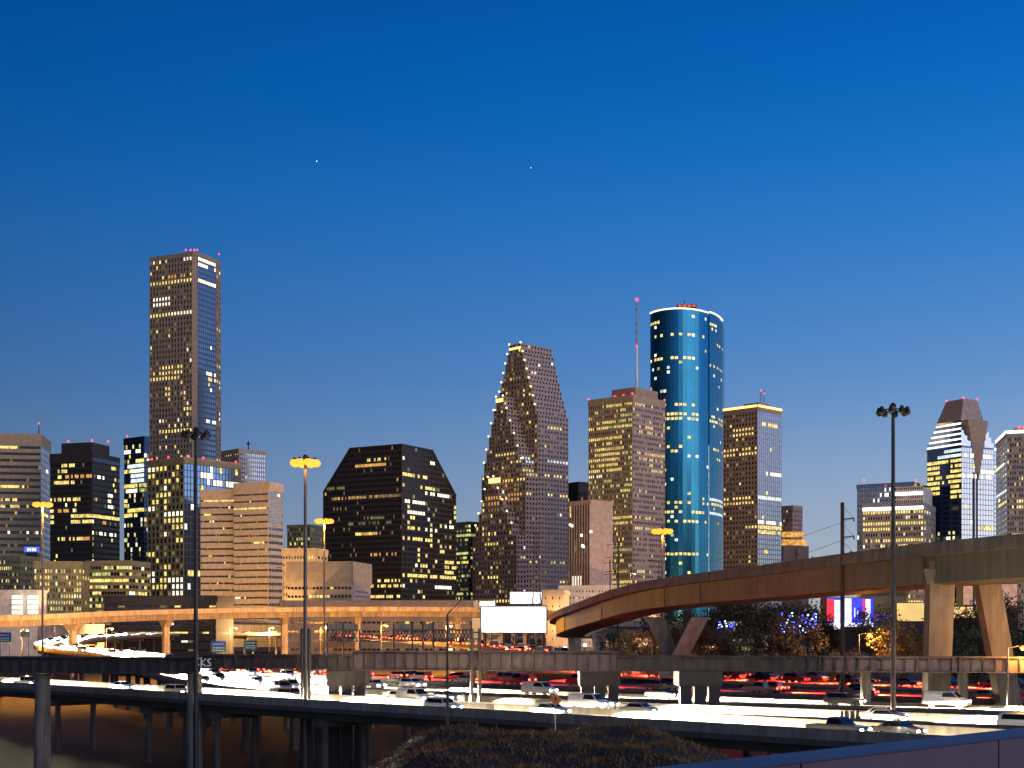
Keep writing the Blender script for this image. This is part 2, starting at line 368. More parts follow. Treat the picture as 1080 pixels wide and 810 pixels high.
# -- tallest tower: five sided brown granite shaft with a glazed cut face
D = 1160
pts = [(158,1178),(203,1160),(208.5,1161),(227.5,1183),(232.5,1195)]
pp = [XY(*q) for q in pts]; zt = zof(265.5, D)
t = Tower('office_tower', 'tallest brown granite tower with punched windows and a glazed blue cut face', 'office tower', (XY(195,1190).x, 1190, 0)); t.D = D
t.part('wall','brown_granite').prism(pp + [XY(226,1225), XY(165,1225)], 0, zt-.8)
rim = t.part('parapet','brown_granite'); nr = 74
for i in range(4):
    a, b_ = pp[i], pp[i+1]; u = (b_-a); l = u.length; u.normalize(); n = Vector((u.y,-u.x,0))
    rim.obox(a + Vector((0,0,zt-3)), u*l, n*.5, Vector((0,0,3)))
    if i == 0:
        t.face(a, u, l, 0, zt-3, n, 14, nr, .52, .6, .6, 'brown_granite', lit=dict(p=.045, prow=.03, pr=.6, keys='yyywo', clus=6, seed=3, rows=[(271,.8,.98,'w',1),(274,.8,.98,'w',1),(272,.33,.45,'g',1),(289,.7,1,'o',.6),(289,.2,.7,'o',.25),(293.5,0,1,'y',.95),(298,.0,.9,'o',.1),(313,.06,.5,'w',1),(315,.06,.5,'w',1),(329,.0,.5,'y',1),(328,.5,1,'w',1),(385,.3,.8,'g',.7),(386,.3,.75,'y',.7),(392,.05,.8,'y',.9),(397,.05,.7,'y',.8),(430,.8,1,'y',1),(447,.3,1,'y',.5),(455,.2,1,'y',.9),(470,0,.6,'y',.4)]))
    elif i == 2:
        t.face(a, u, l, 0, zt-3, n, 9, nr, .86, .66, .45, 'mullion', kd='h', part='mullion', lit=dict(p=.018, prow=.0, keys='wwyc', clus=3, seed=9, rows=[(271,0,1,'w',.8),(274,0,1,'w',.9),(276,0,.8,'w',.6),(278,0,.6,'w',.8),(295,0,1,'w',.9),(392,.4,1,'w',.6),(396,.4,1,'y',.7),(440,.5,1,'w',.5)]))
    elif i == 3:
        t.face(a, u, l, 0, zt-3, n, 2, nr, .45, .55, .5, 'brown_granite', lit=dict(p=.06, keys='yw', seed=4))
b = t.single('penthouse','rust_granite'); b.obox(XY(192,1175)+Vector((0,0,zt-1)), XY(208,1172)-XY(192,1175), Vector((0,14,0)), Vector((0,0,2.6)))
for px in (196,201,205,208): t.beacon(px, 263.6, 1172, .75)
t.beacon(231,268,1196,.7); t.finish()
# -- lower tower in front of it, glass upper right face
t = box_tower('office_tower', 'lower brown tower with blue ribbed glass upper storeys, in front of the tallest tower', 156, 194, 254, 484, 1000,
    dict(nc=9, wf=.62, hf=.66, dep=.5, lit=dict(p=.07, prow=.16, pr=.7, keys='yyyw', clus=16, zone=(0,1), rows=[(490,.0,.2,'w',1),(498,.0,.8,'y',.5),(503,.1,.9,'y',.6),(534,.05,.2,'w',1),(541,.4,1,'w',.8),(550,.3,1,'y',.8),(612,.5,1,'w',.9),(620,.7,1,'w',1),(628,.7,1,'w',1),(634,.7,1,'w',1)])),
    dict(nc=18, wf=.86, hf=.86, dep=.35, m='mullion', kd='h', lit=dict(p=.03, keys='wwyc', clus=8, rows=[(501,.3,.5,'w',.8),(508,.5,1,'w',.6)])), 'olive_stone', ar=1.3, fh=4.6, par=3, fin=False)
C, uL, sl, uR, sr, zt = t.g
b = t.single('roof_cornice','rust_granite'); b.obox(C + uL*(sl+.6) - uR*1.0 + Vector((0,0,zt)), -uL*(sl+1.2), uR*1.5, Vector((0,0,1.6))); b.obox(C - uL*1.0 + Vector((0,0,zt)) + uR*.6, uR*(sr), uL*1.4, Vector((0,0,1.6)))
for k in (.05,.25,.48,.62,.95):
    s = k*(sl+sr); q = C + uL*(sl-s) if s < sl else C + uR*(s-sl)
    b = t.single('warning_light','red_beacon'); b.ball(q + Vector((0,-.6,zt+2.2)), .85, 6)
t.finish()
# -- beige banded pair in front
t = box_tower('office_block', 'beige office block with dark ribbon windows, lower half of the stepped pair', 212, 249, 262, 516, 815,
    dict(nc=24, wf=.99, hf=.26, dep=.5, vpr=0, lit=dict(p=.01, rows=[(526,.1,.9,'y',.6),(531,.2,1,'y',.9),(544,.1,.3,'y',1),(588,.2,.35,'o',1)])), None, 'beige_stone', fh=3.9, par=4.5, th=10)
t = box_tower('office_block', 'taller beige office block with dark ribbon windows and a cut off white striped corner', 247, 283, 298, 508, 800,
    dict(nc=26, wf=.99, hf=.26, dep=.5, vpr=0, lit=dict(p=.012, rows=[(532,.0,.95,'y',.8),(538,.5,.8,'y',.3)])),
    dict(nc=5, wf=.96, hf=.42, dep=.4, kd='s', vpr=0, m='grey_stone', lit=dict(p=.01)), 'beige_stone', ar=.6, fh=3.9, par=5, fin=False)
C, uL, sl, uR, sr, zt = t.g
sl2 = t.single('sloped_top','beige_stone'); h = 8.0
a0 = C + Vector((0,0,zt-.5)); a1 = C+uL*sl + Vector((0,0,zt-.5))
t.finish()
# -- pale gridded slab behind
t = box_tower('office_tower', 'pale gridded slab tower with a small roof mast, behind the beige blocks', 233, 252, 280, 473, 1300,
    dict(nc=8, wf=.3, hf=.3, dep=.3, lit=dict(p=.0)), dict(nc=13, wf=.66, hf=.6, dep=.35, kd='h', m='white_stone', lit=dict(p=.01)), 'beige_stone', fh=4.2, par=3, fin=False)
t.single('roof_mast','steel_dark').tube(P(262,474,1320), P(262,465,1320), .7, .5, 6); t.single('roof_mast','steel_dark').tube(P(260,468,1320), P(264,468,1320), .6, .6, 6)
t.finish()
# -- small buildings before the dark trapezoid tower
t = box_tower('office_block', 'small grey green block with a few lit windows, behind the brown garage building', 303, 327, 341, 553, 1200,
    dict(nc=10, wf=.6, hf=.55, dep=.3, lit=dict(p=.06, keys='yyg', rows=[(575,.0,1,'y',.4),(571,.2,.8,'y',.5)])), dict(nc=7, wf=.6, hf=.55, dep=.3, lit=dict(p=.02)), 'olive_stone', par=2)
t = box_tower('low_building', 'brown low building with small lit windows, to the left of the garage block', 298, 334, 345, 578, 760,
    dict(nc=12, wf=.5, hf=.4, dep=.3, lit=dict(p=.04, keys='yyo', rows=[(588,.4,.9,'y',.4)])), dict(nc=3, wf=.5, hf=.4, dep=.3), 'tan_stone', par=3, cat='building')
t = box_tower('low_building', 'flat roofed brown block with a pink louvred end wall, below the dark trapezoid tower', 303, 371, 391, 592, 700,
    dict(nc=18, wf=.75, hf=.3, dep=.3, vpr=0, lit=dict(p=.01, rows=[(615,.35,.5,'y',.8)])), dict(nc=1, wf=.75, hf=.25, dep=.3, m='pink_granite', kd='s', edge=2.0, fh=2.4, lit=dict(p=0, zone=None)), 'tan_stone', par=11, cat='building', fin=False)
t.finish()
# -- dark trapezoid tower
D = 950; C, uL, sl, uR, sr = plan(341, 424, 481, D, 1.0)
t = Tower('office_tower', 'dark bronze glass tower with both roof ends sliced at a slant', 'office tower', (C.x, D+30, 0)); t.D = D
V = lambda p, z: Vector((p.x, p.y, z))
Lp, Rp, Bk = C+uL*sl, C+uR*sr, C+uL*sl+uR*sr
zL, zR, zC = zof(519, Lp.y), zof(523, Rp.y), zof(474, D)
w1 = sl*.655; w2 = sr*.55; T1 = C+uL*w1; T2 = C+uR*w2
zT1, zT2 = zof(476, T1.y), zof(472, T2.y); zC = (zT1+zT2)/2; zT1 = zT2 = zC
b = t.part('wall', 'black_glass')
b.poly([V(Lp,0), V(C,0), V(C,zC), V(T1,zC), V(Lp,zL)]); b.poly([V(C,0), V(Rp,0), V(Rp,zR), V(T2,zC), V(C,zC)])
b.poly([V(Rp,0), V(Bk,0), V(Bk,zR*.9), V(Rp,zR)]); b.poly([V(Bk,0), V(Lp,0), V(Lp,zL), V(Bk,zR*.9)])
rf = t.part('roof', 'dark_brown'); rf.poly([V(C,zC), V(T2,zC), V(T1,zC)])
rf.poly([V(T1,zC), V(T2,zC), V(Rp,zR), V(Bk,zR*.9)]); rf.poly([V(T1,zC), V(Bk,zR*.9), V(Lp,zL)])
for a, c_ in ((V(Lp,zL), V(T1,zC)), (V(T1,zC), V(C,zC)), (V(C,zC), V(T2,zC)), (V(T2,zC), V(Rp,zR))):
    t.part('roof_edge','dark_brown').tube(a, c_, .5, .5, 6)
t.part('corner_post','dark_brown').tube(V(C,0), V(C,zC), .45, .45, 6)
nr = 40
t.face(Lp, -uL, sl, 0, zC, -uR, 46, nr, .86, .55, .22, 'dark_brown', kd='K', clip=lambda s, z: z < zL+(s/(sl-w1))*(zC-zL)-1.5 and z < zC-1.5,
    lit=dict(p=.012, prow=.06, pr=.5, keys='dddo', seed=5, rows=[(488,.42,.8,'o',1),(485,.55,.8,'y',.2),(520,.1,1,'d',.8),(524,.1,1,'o',.3),(560,.42,.7,'y',.95),(564,.5,.7,'o',.9),(542,.5,.8,'d',.8),(536,.1,.3,'d',.6),(512,.05,.3,'d',.8),(614,.7,1,'y',.5),(620,.6,1,'y',.7),(630,.6,1,'y',.8)]))
t.face(C, uR, sr, 0, zC, -uL, 22, nr, .88, .62, .22, 'dark_brown', kd='K', clip=lambda s, z: z < zC-(s-w2)/(sr-w2)*(zC-zR)-1.5 and z < zC-1.5,
    lit=dict(p=.035, prow=.08, pr=.6, keys='yyyw', clus=22, seed=6, rows=[(500,.0,.45,'y',.9),(513,.3,.6,'y',.9),(518,.4,.85,'w',.95),(525,.2,.4,'w',1),(541,.1,.4,'w',1),(567,.0,.7,'y',.7),(609,.0,1,'y',.8),(620,.6,.9,'w',1)]))
t.finish()
# -- green lit block between the trapezoid and the gabled tower
t = box_tower('office_block', 'narrow green lit block between the dark trapezoid and the stepped gable tower', 480, 494, 512, 550, 1260,
    dict(nc=8, wf=.9, hf=.55, dep=.3, vpr=0, kd='k', lit=dict(p=.1, prow=.3, pr=.7, keys='ggyd', rows=[(565,0,1,'g',.8),(581,0,1,'g',1),(591,0,1,'y',.8)])), dict(nc=8, wf=.9, hf=.55, dep=.3, vpr=0, lit=dict(p=.1, prow=.3, keys='ggy')), 'olive_stone', par=2)

# -- stepped gable tower: three gabled slabs, tallest at the back
D = 1180; C, uL, sl, uR, sr = plan(499, 545, 599, D, 1.15)
t = Tower('office_tower', 'red granite tower of three stepped gables edged with small lights', 'office tower', (C.x, D+30, 0)); t.D = D
cuts = [0, .17, .40, 1.0]
def xs_at(v): # photo column of the left and right walls of a slab whose front stands v metres back
    return (C+uL*sl+uR*v), (C+uR*v)
segs = [(503, 566, .42), (418, 500, .42), (363, 440, .50)]
bulbs = MB()
for k, (ypk, ysh, pkf) in enumerate(segs):
    v0, v1 = sr*cuts[k], sr*cuts[k+1]; A = C + uL*sl + uR*v0; Dk = A.y*.5 + (C+uR*v0).y*.5
    zsh, zpk = zof(ysh, Dk), zof(ypk, Dk); N = (5, 6, 8)[k]; lo = sl*.0
    body = t.part('gable_slab' if k == 0 else 'gable_slab', 'rust_granite') if False else t.single('gable_slab', 'rust_granite')
    tw = (.13, .16, .26)[k]                    # flat top width share
    lv = [(0, zsh, 0, sl)]
    for i in range(N):
        f = (i+1)/N; a = f*(pkf-tw/2)*sl; b_ = sl - f*(1-pkf-tw/2)*sl
        lv.append((zsh+(zpk-zsh)*i/N, zsh+(zpk-zsh)*(i+1)/N, a, b_))
    for (za, zb, a, b_) in lv:
        body.obox(A - uL*a + Vector((0,0,za)), -uL*(b_-a), uR*(v1-v0), Vector((0,0,zb-za)))
        nc = max(1, round((b_-a)/3.6)); nr = max(1, round((zb-za)/4.1))
        t.face(A - uL*a, -uL, b_-a, za, zb, -uR, nc, nr, .55, .55, .5, 'rust_granite',
            lit=dict(p=.075, prow=.10, pr=.7, keys='yyyo', seed=k*20+int(za), rows=[(477,.2,.95,'y',.8),(505,.4,.9,'y',.8),(520,.2,.9,'o',.7),(527,.1,.9,'o',.6),(533,.3,.9,'d',.6),(570,.3,.6,'y',.8),(610,.2,.6,'y',.9),(632,.1,.9,'y',.9)]))
        nv = max(1, round((v1-v0)/3.6))
        if k == 2 or za >= 0:
            t.face(A - uL*b_, uR, v1-v0, za, zb, -uL*-1*-1, nv, nr, .55, .5, .45, 'mauve_stone', kd='s' if k == 9 else 'k',
                lit=dict(p=.01, prow=.0, keys='yw', seed=k*31+int(za), rows=[(447,.2,.9,'y',.7),(483,.5,1,'w',.9),(484,.3,1,'c',.8),(500,.1,1,'y',.8),(520,.1,1,'y',.7),(590,.3,.9,'y',.8),(610,.5,.9,'y',.5)]))
        if za > 1 and True:
            for e in (a, b_):
                q = A - uL*e - uR*.8 + Vector((0,0,zb+.6)); t.single('edge_light', 'bulb_warm').ball(q, .8, 6)
            if k == 2: q = A - uL*b_ + uR*(v1-v0) + Vector((0,0,zb+.6))
    if k: # lit peak of the roof
        q = A - uL*(pkf-tw/2)*sl + Vector((0,0,zpk-4.5)); t.single('peak_light', 'strip_gold').obox(q - uR*.9, -uL*tw*sl, uR*.4, Vector((0,0,3.0 if k==1 else 1.6)))
q = P(531, 505, D-2); t.single('peak_light', 'strip_gold').obox(C + uL*sl*.62 - uR*.9 + Vector((0,0,zof(507,D))), -uL*sl*.26, uR*.4, Vector((0,0,4.0)))
t.finish()
# -- dark striped slab, plus dark block behind it
t = box_tower('office_tower', 'dark flat topped block just behind the mauve slab with vertical stripes', 596, 610, 630, 508, 1250, dict(nc=6, wf=.7, hf=.6, dep=.3), dict(nc=8, wf=.7, hf=.6, dep=.3), 'dark_brown', par=9)
t = box_tower('office_tower', 'mauve slab with dark vertical stripes and a blank end wall', 601, 623, 646, 527, 930,
    dict(nc=8, wf=.66, hf=.99, dep=1.0, fh=8, kd='K', lit=dict(p=.0, rows=[])), dict(nc=1, wf=.02, hf=.02, dep=.3, lit=dict(p=0)), 'mauve_stone', par=3, fin=False)
for px, py in ((600,555),(602,556),(612,566),(613,577),(614,578),(622,562)):
    w = P(px, py, 925); t.wins.append(((w, w+Vector((1.6,-.2,0)), w+Vector((1.6,-.2,1.8)), w+Vector((0,0,1.8))), 'w'))
t.finish()
# -- tower with red penthouse and tall mast
t = box_tower('office_tower', 'tan gridded tower full of yellow lit floors, red lit penthouse and tall roof mast', 621, 667, 701, 416, 1050,
    dict(nc=22, wf=.6, hf=.52, dep=.5, lit=dict(p=.14, prow=.38, pr=.85, keys='yyyg', clus=26, rows=[(442,.3,.6,'y',.9),(449,.05,.5,'y',.8),(449,.6,1,'y',.9),(459,0,.75,'y',.95),(462,.6,.75,'y',1),(473,.2,.85,'y',.9),(485,0,.65,'y',1),(490,.0,.7,'y',.7),(498,.0,.3,'w',.8),(545,.0,1,'y',.9)])),
    dict(nc=16, wf=.62, hf=.5, dep=.5, m='mauve_stone', kd='k', lit=dict(p=.05, prow=.16, pr=.7, keys='yyd', clus=6, rows=[(423,.15,.35,'y',1),(449,.1,.7,'y',.7),(475,.1,1,'y',.9),(480,.2,.95,'y',.8),(488,.3,.9,'y',.6),(545,0,.7,'y',.5)])), 'tan_stone', par=4.5, fin=False)
roofbox(t, .05, .58, .15, .85, 6.5, 'rust_granite')
C, uL, sl, uR, sr, zt = t.g
for a in (.1,.3,.5):
    t.single('warning_light','red_beacon').ball(C + uL*sl*a + uR*sr*.13 + Vector((0,0,zt+1.2)), .9, 6)
for q in (C, C+uL*sl, C+uR*sr): t.single('warning_light','red_beacon').ball(q+Vector((0,0,zt+.8)), .75, 6)
bm = P(671.5, 413, 1075); bt = P(671.5, 316, 1075)
mast = MB(); mast.tube(bm, bm.lerp(bt,.5), 1.0, .8, 8); mast.build('antenna_mast','white_paint', t.root)
mast = MB(); mast.tube(bm.lerp(bt,.5), bt, .55, .3, 6)
for f in (.56,.64,.72,.8,.88,.95): mast.tube(bm.lerp(bt,f), bm.lerp(bt,f+.02), .75, .75, 6)
mast.build('antenna_tip','rust_granite', t.root)
t.beacon(671.5, 316, 1074, 1.3); t.beacon(671.5, 365, 1074, .7); t.finish()
# -- blue glass tower of two quarter rounds
D = 1300
arc = [(686,1316),(690,1309),(696,1303),(703,1298.5),(711,1296),(720,1295.5),(729,1298),(737,1303),(743,1309),(747,1314)]
arc2 = [(748.2,1317),(752,1322),(756,1330),(759.5,1341),(762,1354)]
t = Tower('office_tower', 'rounded blue green glass tower with a lit white line round its roof', 'office tower', (XY(724,1330).x, 1330, 0)); t.D = D
def finer(a):
    q = spline([Vector((x, y, 0)) for x, y in a], 1e9)
    return [(v.x, v.y) for v in q]
for k, (ar_, yt) in enumerate(((finer(arc), 326), (finer(arc2), 329.5))):
    zt = zof(yt, 1297 if k == 0 else 1317); q = [XY(*a) for a in ar_]
    back = [XY(750, 1385), XY(700, 1385)] if k == 0 else [XY(764, 1400), XY(744, 1400)]
    t.single('glass_shaft', 'blue_glass').prism(q + back, 0, zt)
    for ii in range(len(q)-1):
        i = ii//2; u = q[ii+1]-q[ii]; l = u.length; u.normalize(); n = Vector((u.y,-u.x,0)); nc = max(1, round(l/3.4))
        m = (ar_[ii][0]+ar_[ii+1][0])/2; dens = .11 if m < 733 else .02
        t.face(q[ii], u, l, 0, zt-4, n, nc, 72, .74, .58, .14, 'blue_glass', kd='b', part='spandrel_glass',
            lit=dict(p=dens*.5, prow=0, keys='yywgc', seed=40+ii+k*40, rows=[(337,0,1,'y',.8 if i<2 else 0),(341,0,1,'y',.4 if i<2 else 0),(355,0,1,'y',.45 if 2<=i<8 else 0),(380,0,1,'y',.6 if i<6 else 0),(384,0,1,'g',.2 if i<7 else 0),(389,0,1,'c',.3 if i<7 else 0),(401,0,1,'w',.5 if i==4 else 0),(428,0,1,'y',.3 if i<7 else 0),(435,0,1,'y',.5 if i<7 else 0),(440,0,1,'y',.7 if i<7 else 0),(470,0,1,'y',.3 if i<5 else 0),(478,0,1,'y',.3 if i<5 else 0),(532,0,1,'y',.55),(540,0,1,'y',.6 if k==0 else .1),(550,0,1,'y',.7 if k==0 else 0),(582,0,1,'y',.5 if k==0 else 0),(527,0,1,'c',1 if k else 0),(540,0,1,'c',1 if k else 0)]))
        a = q[ii]+n*.6; t.part('crown_light', 'strip_warm').obox(a+Vector((0,0,zt-.2)), u*l, -n*.8, Vector((0,0,1.1)))
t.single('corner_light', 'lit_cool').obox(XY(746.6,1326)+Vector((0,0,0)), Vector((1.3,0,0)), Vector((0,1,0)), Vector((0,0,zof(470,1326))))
t.single('penthouse','rust_granite').box(P(724,325,1340)+Vector((0,0,1)), 18, 14, 3)
for px in (717,722,727,732): t.beacon(px, 322.5, 1330, .7)
t.single('antenna','steel_dark').tube(P(722,325,1340), P(722,317,1340), .5, .3, 6)
t.finish()
# -- brown and white tower with golden crown light
t = box_tower('office_tower', 'brown gridded tower with pale glass right side and golden roof line of light', 763, 799, 824, 428, 1150,
    dict(nc=11, wf=.55, hf=.5, dep=.5, lit=dict(p=.03, prow=.04, keys='yyo', rows=[(432,.0,.8,'o',.8),(452,.3,.9,'y',.95),(456,.25,.9,'y',.95),(463,.0,.9,'o',.3),(474,.0,1,'y',.8),(479,.0,1,'y',.7),(490,.0,.5,'o',.4),(524,.0,.8,'y',.9),(529,.0,.9,'y',.9),(554,.6,1,'y',.9),(600,.1,.7,'y',.9),(605,.1,.7,'y',.9)])),
    dict(nc=12, wf=.85, hf=.72, dep=.35, m='white_stone', kd='s', lit=dict(p=.01, rows=[(526,0,1,'c',1),(548,0,1,'w',.7),(556,0,1,'y',1),(559,0,1,'y',.8),(580,.2,1,'y',.3)])), 'rust_granite', par=4, fin=False)
corner_strip(t, t.g[5]-.8, 1.8, 'strip_gold', 'crown_light', 'LR', .9)
roofbox(t, .1, .55, .2, .7, 4, 'brown_granite')
m_ = t.single('lattice_mast','galvanised')
for dx in (-1.6,1.6): m_.tube(P(804,428,1165)+Vector((dx,0,0)), P(804,412,1165)+Vector((dx,0,0)), .25, .25, 5)
for k in range(5): m_.tube(P(804,428-3*k,1165)+Vector((-1.6,0,0)), P(804,425-3*k,1165)+Vector((1.6,0,0)), .2, .2, 4)
t.beacon(802.5,412,1165,.7); t.beacon(806,415,1165,.6); t.finish()
# -- stepped dark tower with amber band
t = box_tower('office_tower', 'dark stepped tower with an amber lit balcony band, right of the pale sided tower', 823, 836, 846, 533, 1250,
    dict(nc=8, wf=.55, hf=.5, dep=.4, lit=dict(p=.03, keys='oy')), dict(nc=6, wf=.55, hf=.5, dep=.4, lit=dict(p=.03, keys='oy')), 'mauve_stone', par=3, fin=False)
C, uL, sl, uR, sr, zt = t.g
for y0, y1, x0, x1 in ((561,566,826,848),(569,575,825,851)):
    a = P(x0,y1,1246); t.single('amber_band','lit_orange').obox(a, P(x1,y1,1240)-a, Vector((0,6,0)), Vector((0,0,(y1-y0)/F*1246)))
a = P(826,600,1243); t.single('lower_block','mauve_stone').obox(P(826,640,1243), Vector((20/F*1243,0,0)), Vector((0,20,0)), Vector((0,0,zof(575,1243)-zof(640,1243))))
t.single('side_block','grey_stone').obox(P(841,640,1240), Vector((12/F*1240,0,0)), Vector((0,20,0)), Vector((0,0,zof(576,1240)-zof(640,1240))))
t.finish()
# -- right group
t = box_tower('office_tower', 'blue grey flat topped tower behind the white lit stepped block', 904, 962, 981, 508, 1090,
    dict(nc=24, wf=.7, hf=.7, dep=.3, m='pale_metal', kd='h', lit=dict(p=.03, prow=.1, pr=.4, keys='ycw', rows=[(513,.3,.9,'c',.4),(518,.4,.7,'w',.6),(524,.2,.5,'c',.4)])), dict(nc=6, wf=.7, hf=.7, dep=.3, m='pale_metal', kd='h'), 'sky_glass', par=3, fin=False)
for px in (911,966): t.beacon(px,506.5,1085,.8)
t.finish()
t = box_tower('office_block', 'pale gridded block with crowded yellow windows and two white strips of light', 910, 974, 986, 530, 1000,
    dict(nc=24, wf=.58, hf=.55, dep=.5, lit=dict(p=.26, prow=.3, pr=.9, keys='yyyw', rows=[(542,0,1,'y',.9),(549,0,1,'y',.9),(556,0,.5,'y',1)])), dict(nc=5, wf=.58, hf=.55, dep=.5, lit=dict(p=.2)), 'grey_stone', par=4, fin=False)
corner_strip(t, t.g[5]-4.5, 2.2, 'strip_white', 'light_strip', 'L', .9)
C, uL, sl, uR, sr, zt = t.g
t.single('upper_block','white_stone').obox(C + uL*sl*.52 + uR*3 + Vector((0,0,zt-.5)), -uL*sl*.5, uR*(sr*.8), Vector((0,0,zof(512,1000)-zt)))
t.face(C + uL*sl*.52 + uR*3, -uL, sl*.5, zt, zof(512,1000), -uR, 14, 4, .55, .6, .4, 'white_stone', lit=dict(p=.0, seed=3))
t.single('light_strip','strip_white').obox(C + uL*sl*.54 + uR*2.2 + Vector((0,0,zof(521,1000))), -uL*sl*.52, uR*.35, Vector((0,0,2.0)))
t.finish()
# -- tower with flared pyramid crown
t = box_tower('office_tower', 'blue and silver glass tower under a brown flared pyramid crown', 978, 1014, 1048, 470, 1100,
    dict(nc=16, wf=.94, hf=.6, dep=.3, m='navy_glass', kd='n', vpr=0, lit=dict(p=.05, prow=.0, keys='yyw', zone=(0,.55), rows=[(468,.0,1,'w',1)] + [(472.5+5.2*i, 0, .36, 'y', .95) for i in range(2,10)] + [(472.5+5.2*i, .66, 1, 'y', .95) for i in range(2,11)] + [(474,.5,1,'c',1),(479,.3,1,'c',.9),(484,.25,.6,'y',.9),(503,.3,.7,'y',.8),(508,.3,.7,'y',.7),(562,.1,.9,'y',.5),(567,.5,.9,'w',.4)])),
    dict(nc=12, wf=.93, hf=.8, dep=.25, m='pale_metal', kd='s', lit=dict(p=.004, rows=[(480,.1,.9,'w',.7),(501,.0,1,'w',.6)])), 'navy_glass', fh=4.0, par=1, fin=False)
C, uL, sl, uR, sr, zt = t.g
for i in range(5):                                   # stepped white lit shoulders
    a = .035*i; z = zt + 4.2*i
    t.part('shoulder','silver_glass').obox(C + uL*sl*(1-a) + uR*sr*(a) + Vector((0,0,z)), -uL*sl*(1-2*a), uR*sr*(1-2*a), Vector((0,0,4.2)))
    t.single('light_strip','strip_white').obox(C + uL*sl*(1-a) + uR*(sr*a-.35) + Vector((0,0,z+.9)), -uL*sl*(1-2*a), uR*.3, Vector((0,0,1.1)))
z0, z1 = zt+21, zof(421,1115); base = [C + uL*sl*x + uR*sr*y for x, y in ((.14,.14),(.14,.86),(.86,.86),(.86,.14))]; top = [C + uL*sl*x + uR*sr*y for x, y in ((.22,.30),(.22,.72),(.72,.72),(.72,.30))]
cr = t.single('pyramid_crown','mauve_stone'); cr.hexa([V(q,z0) for q in base] + [V(q,z1) for q in top])
for i in range(9):                                   # inverted stepped triangle on the right face
    hw = .30*(1-i/9); z = zt+21-i*5.2-5.2; a = max(0, .035*math.floor((z-zt)/4.2+.001)) if z > zt else 0
    t.part('stepped_inlay','rust_granite').obox(C + uR*sr*(.5-hw) - uL*.5 + Vector((0,0,z)), uR*sr*2*hw, uL*(.8+sl*.16), Vector((0,0,5.2)))
for f in (.36,.46): t.single('dark_fin','dark_brown').obox(C + uR*sr*f - uL*.6 + Vector((0,0,0)), uR*1.0, uL*.6, Vector((0,0,zt-20)))
for q in top[:2]+top[3:]: t.single('warning_light','red_beacon').ball(V(q,z1+.6), .8, 6)
t.finish()
t = box_tower('office_tower', 'grey gridded tower with a white roof line at the right edge', 1051, 1062, 1112, 456, 1000,
    dict(nc=5, wf=.9, hf=.5, dep=.4, m='pale_metal', kd='h', vpr=0, lit=dict(p=.02, rows=[(518,0,1,'c',1)])),
    dict(nc=20, wf=.6, hf=.55, dep=.5, lit=dict(p=.06, prow=.05, keys='yyyo', rows=[(504,.3,1,'y',.4),(530,.2,.6,'y',.9),(536,.1,.5,'y',.7),(566,.1,1,'y',.9)])), 'grey_stone', ar=.6, par=3, fin=False)
corner_strip(t, t.g[5]-.8, 2.0, 'strip_white', 'crown_light', 'LR', .9)
roofbox(t, .1,.8,.2,.5, 4, 'rust_granite'); t.beacon(1075,451,1000,1.0); t.beacon(1080,451,1000,.8); t.finish()
t = box_tower('office_tower', 'slim pale blue tower wedged between the pyramid crowned and the edge tower', 1040, 1047, 1058, 474, 1300, dict(nc=4, wf=.9, hf=.55, dep=.3, vpr=0, m='pale_metal', kd='h'), dict(nc=6, wf=.9, hf=.55, dep=.3, vpr=0, m='pale_metal', kd='h', lit=dict(p=.04)), 'sky_glass', par=2, fin=False)
corner_strip(t, t.g[5]-.6, 1.6, 'strip_white', 'crown_light', 'R', .9); t.finish()

# -- low city blocks
box_tower('low_building', 'dark olive low block with scattered lit windows at the foot of the banded tower', -10, 22, 42, 586, 900, dict(nc=14, wf=.55, hf=.5, dep=.3, lit=dict(p=.24, keys='yygd', prow=.15)), dict(nc=10, wf=.55, hf=.5, dep=.3, lit=dict(p=.1, keys='yg')), 'olive_stone', par=2, cat='building')
t = box_tower('low_building', 'pale plain block with two tall white lit stair windows, at the left edge', -12, 40, 49, 622, 720, None, None, 'white_stone', par=1.5, cat='building', th=4, fin=False)
for x in (12.5, 29):
    for k in range(4):
        a = P(x, 648-k*5.4, 716); t.wins.append(((a, a+Vector((11.5/F*716,0,0)), a+Vector((11.5/F*716,0,1.9)), a+Vector((0,0,1.9))), 'w'))
t.finish()
box_tower('low_building', 'yellow green gridded block with columns of lit windows, in front of the dark brown tower', 36, 86, 94, 592, 830, dict(nc=18, wf=.5, hf=.55, dep=.4, lit=dict(p=.30, keys='yyyygw', clus=10)), dict(nc=3, wf=.5, hf=.55, dep=.4, lit=dict(p=.2)), 'olive_stone', par=4, cat='building', fh=3.6)
box_tower('low_building', 'wide low block with long yellow lit floors below the dark brown tower', 91, 136, 158, 591, 880, dict(nc=14, wf=.9, hf=.5, dep=.4, vpr=0, lit=dict(p=.3, prow=.6, pr=.85, keys='yyyg', rows=[(609,0,1,'y',1),(610,0,1,'y',.9)])), dict(nc=7, wf=.9, hf=.5, dep=.4, vpr=0, lit=dict(p=.3, prow=.4)), 'olive_stone', par=2.5, cat='building')
box_tower('low_building', 'long dark flat roofed shed behind the left overpass', 110, 228, 246, 628, 640, dict(nc=16, wf=.9, hf=.2, dep=.2, vpr=0), None, 'dark_brown', par=3, cat='building', th=3)
box_tower('low_building', 'long low tan wall building under the dark trapezoid tower', 296, 498, 512, 633, 640, dict(nc=40, wf=.8, hf=.25, dep=.2, vpr=0), None, 'tan_stone', par=4, cat='building', th=2)
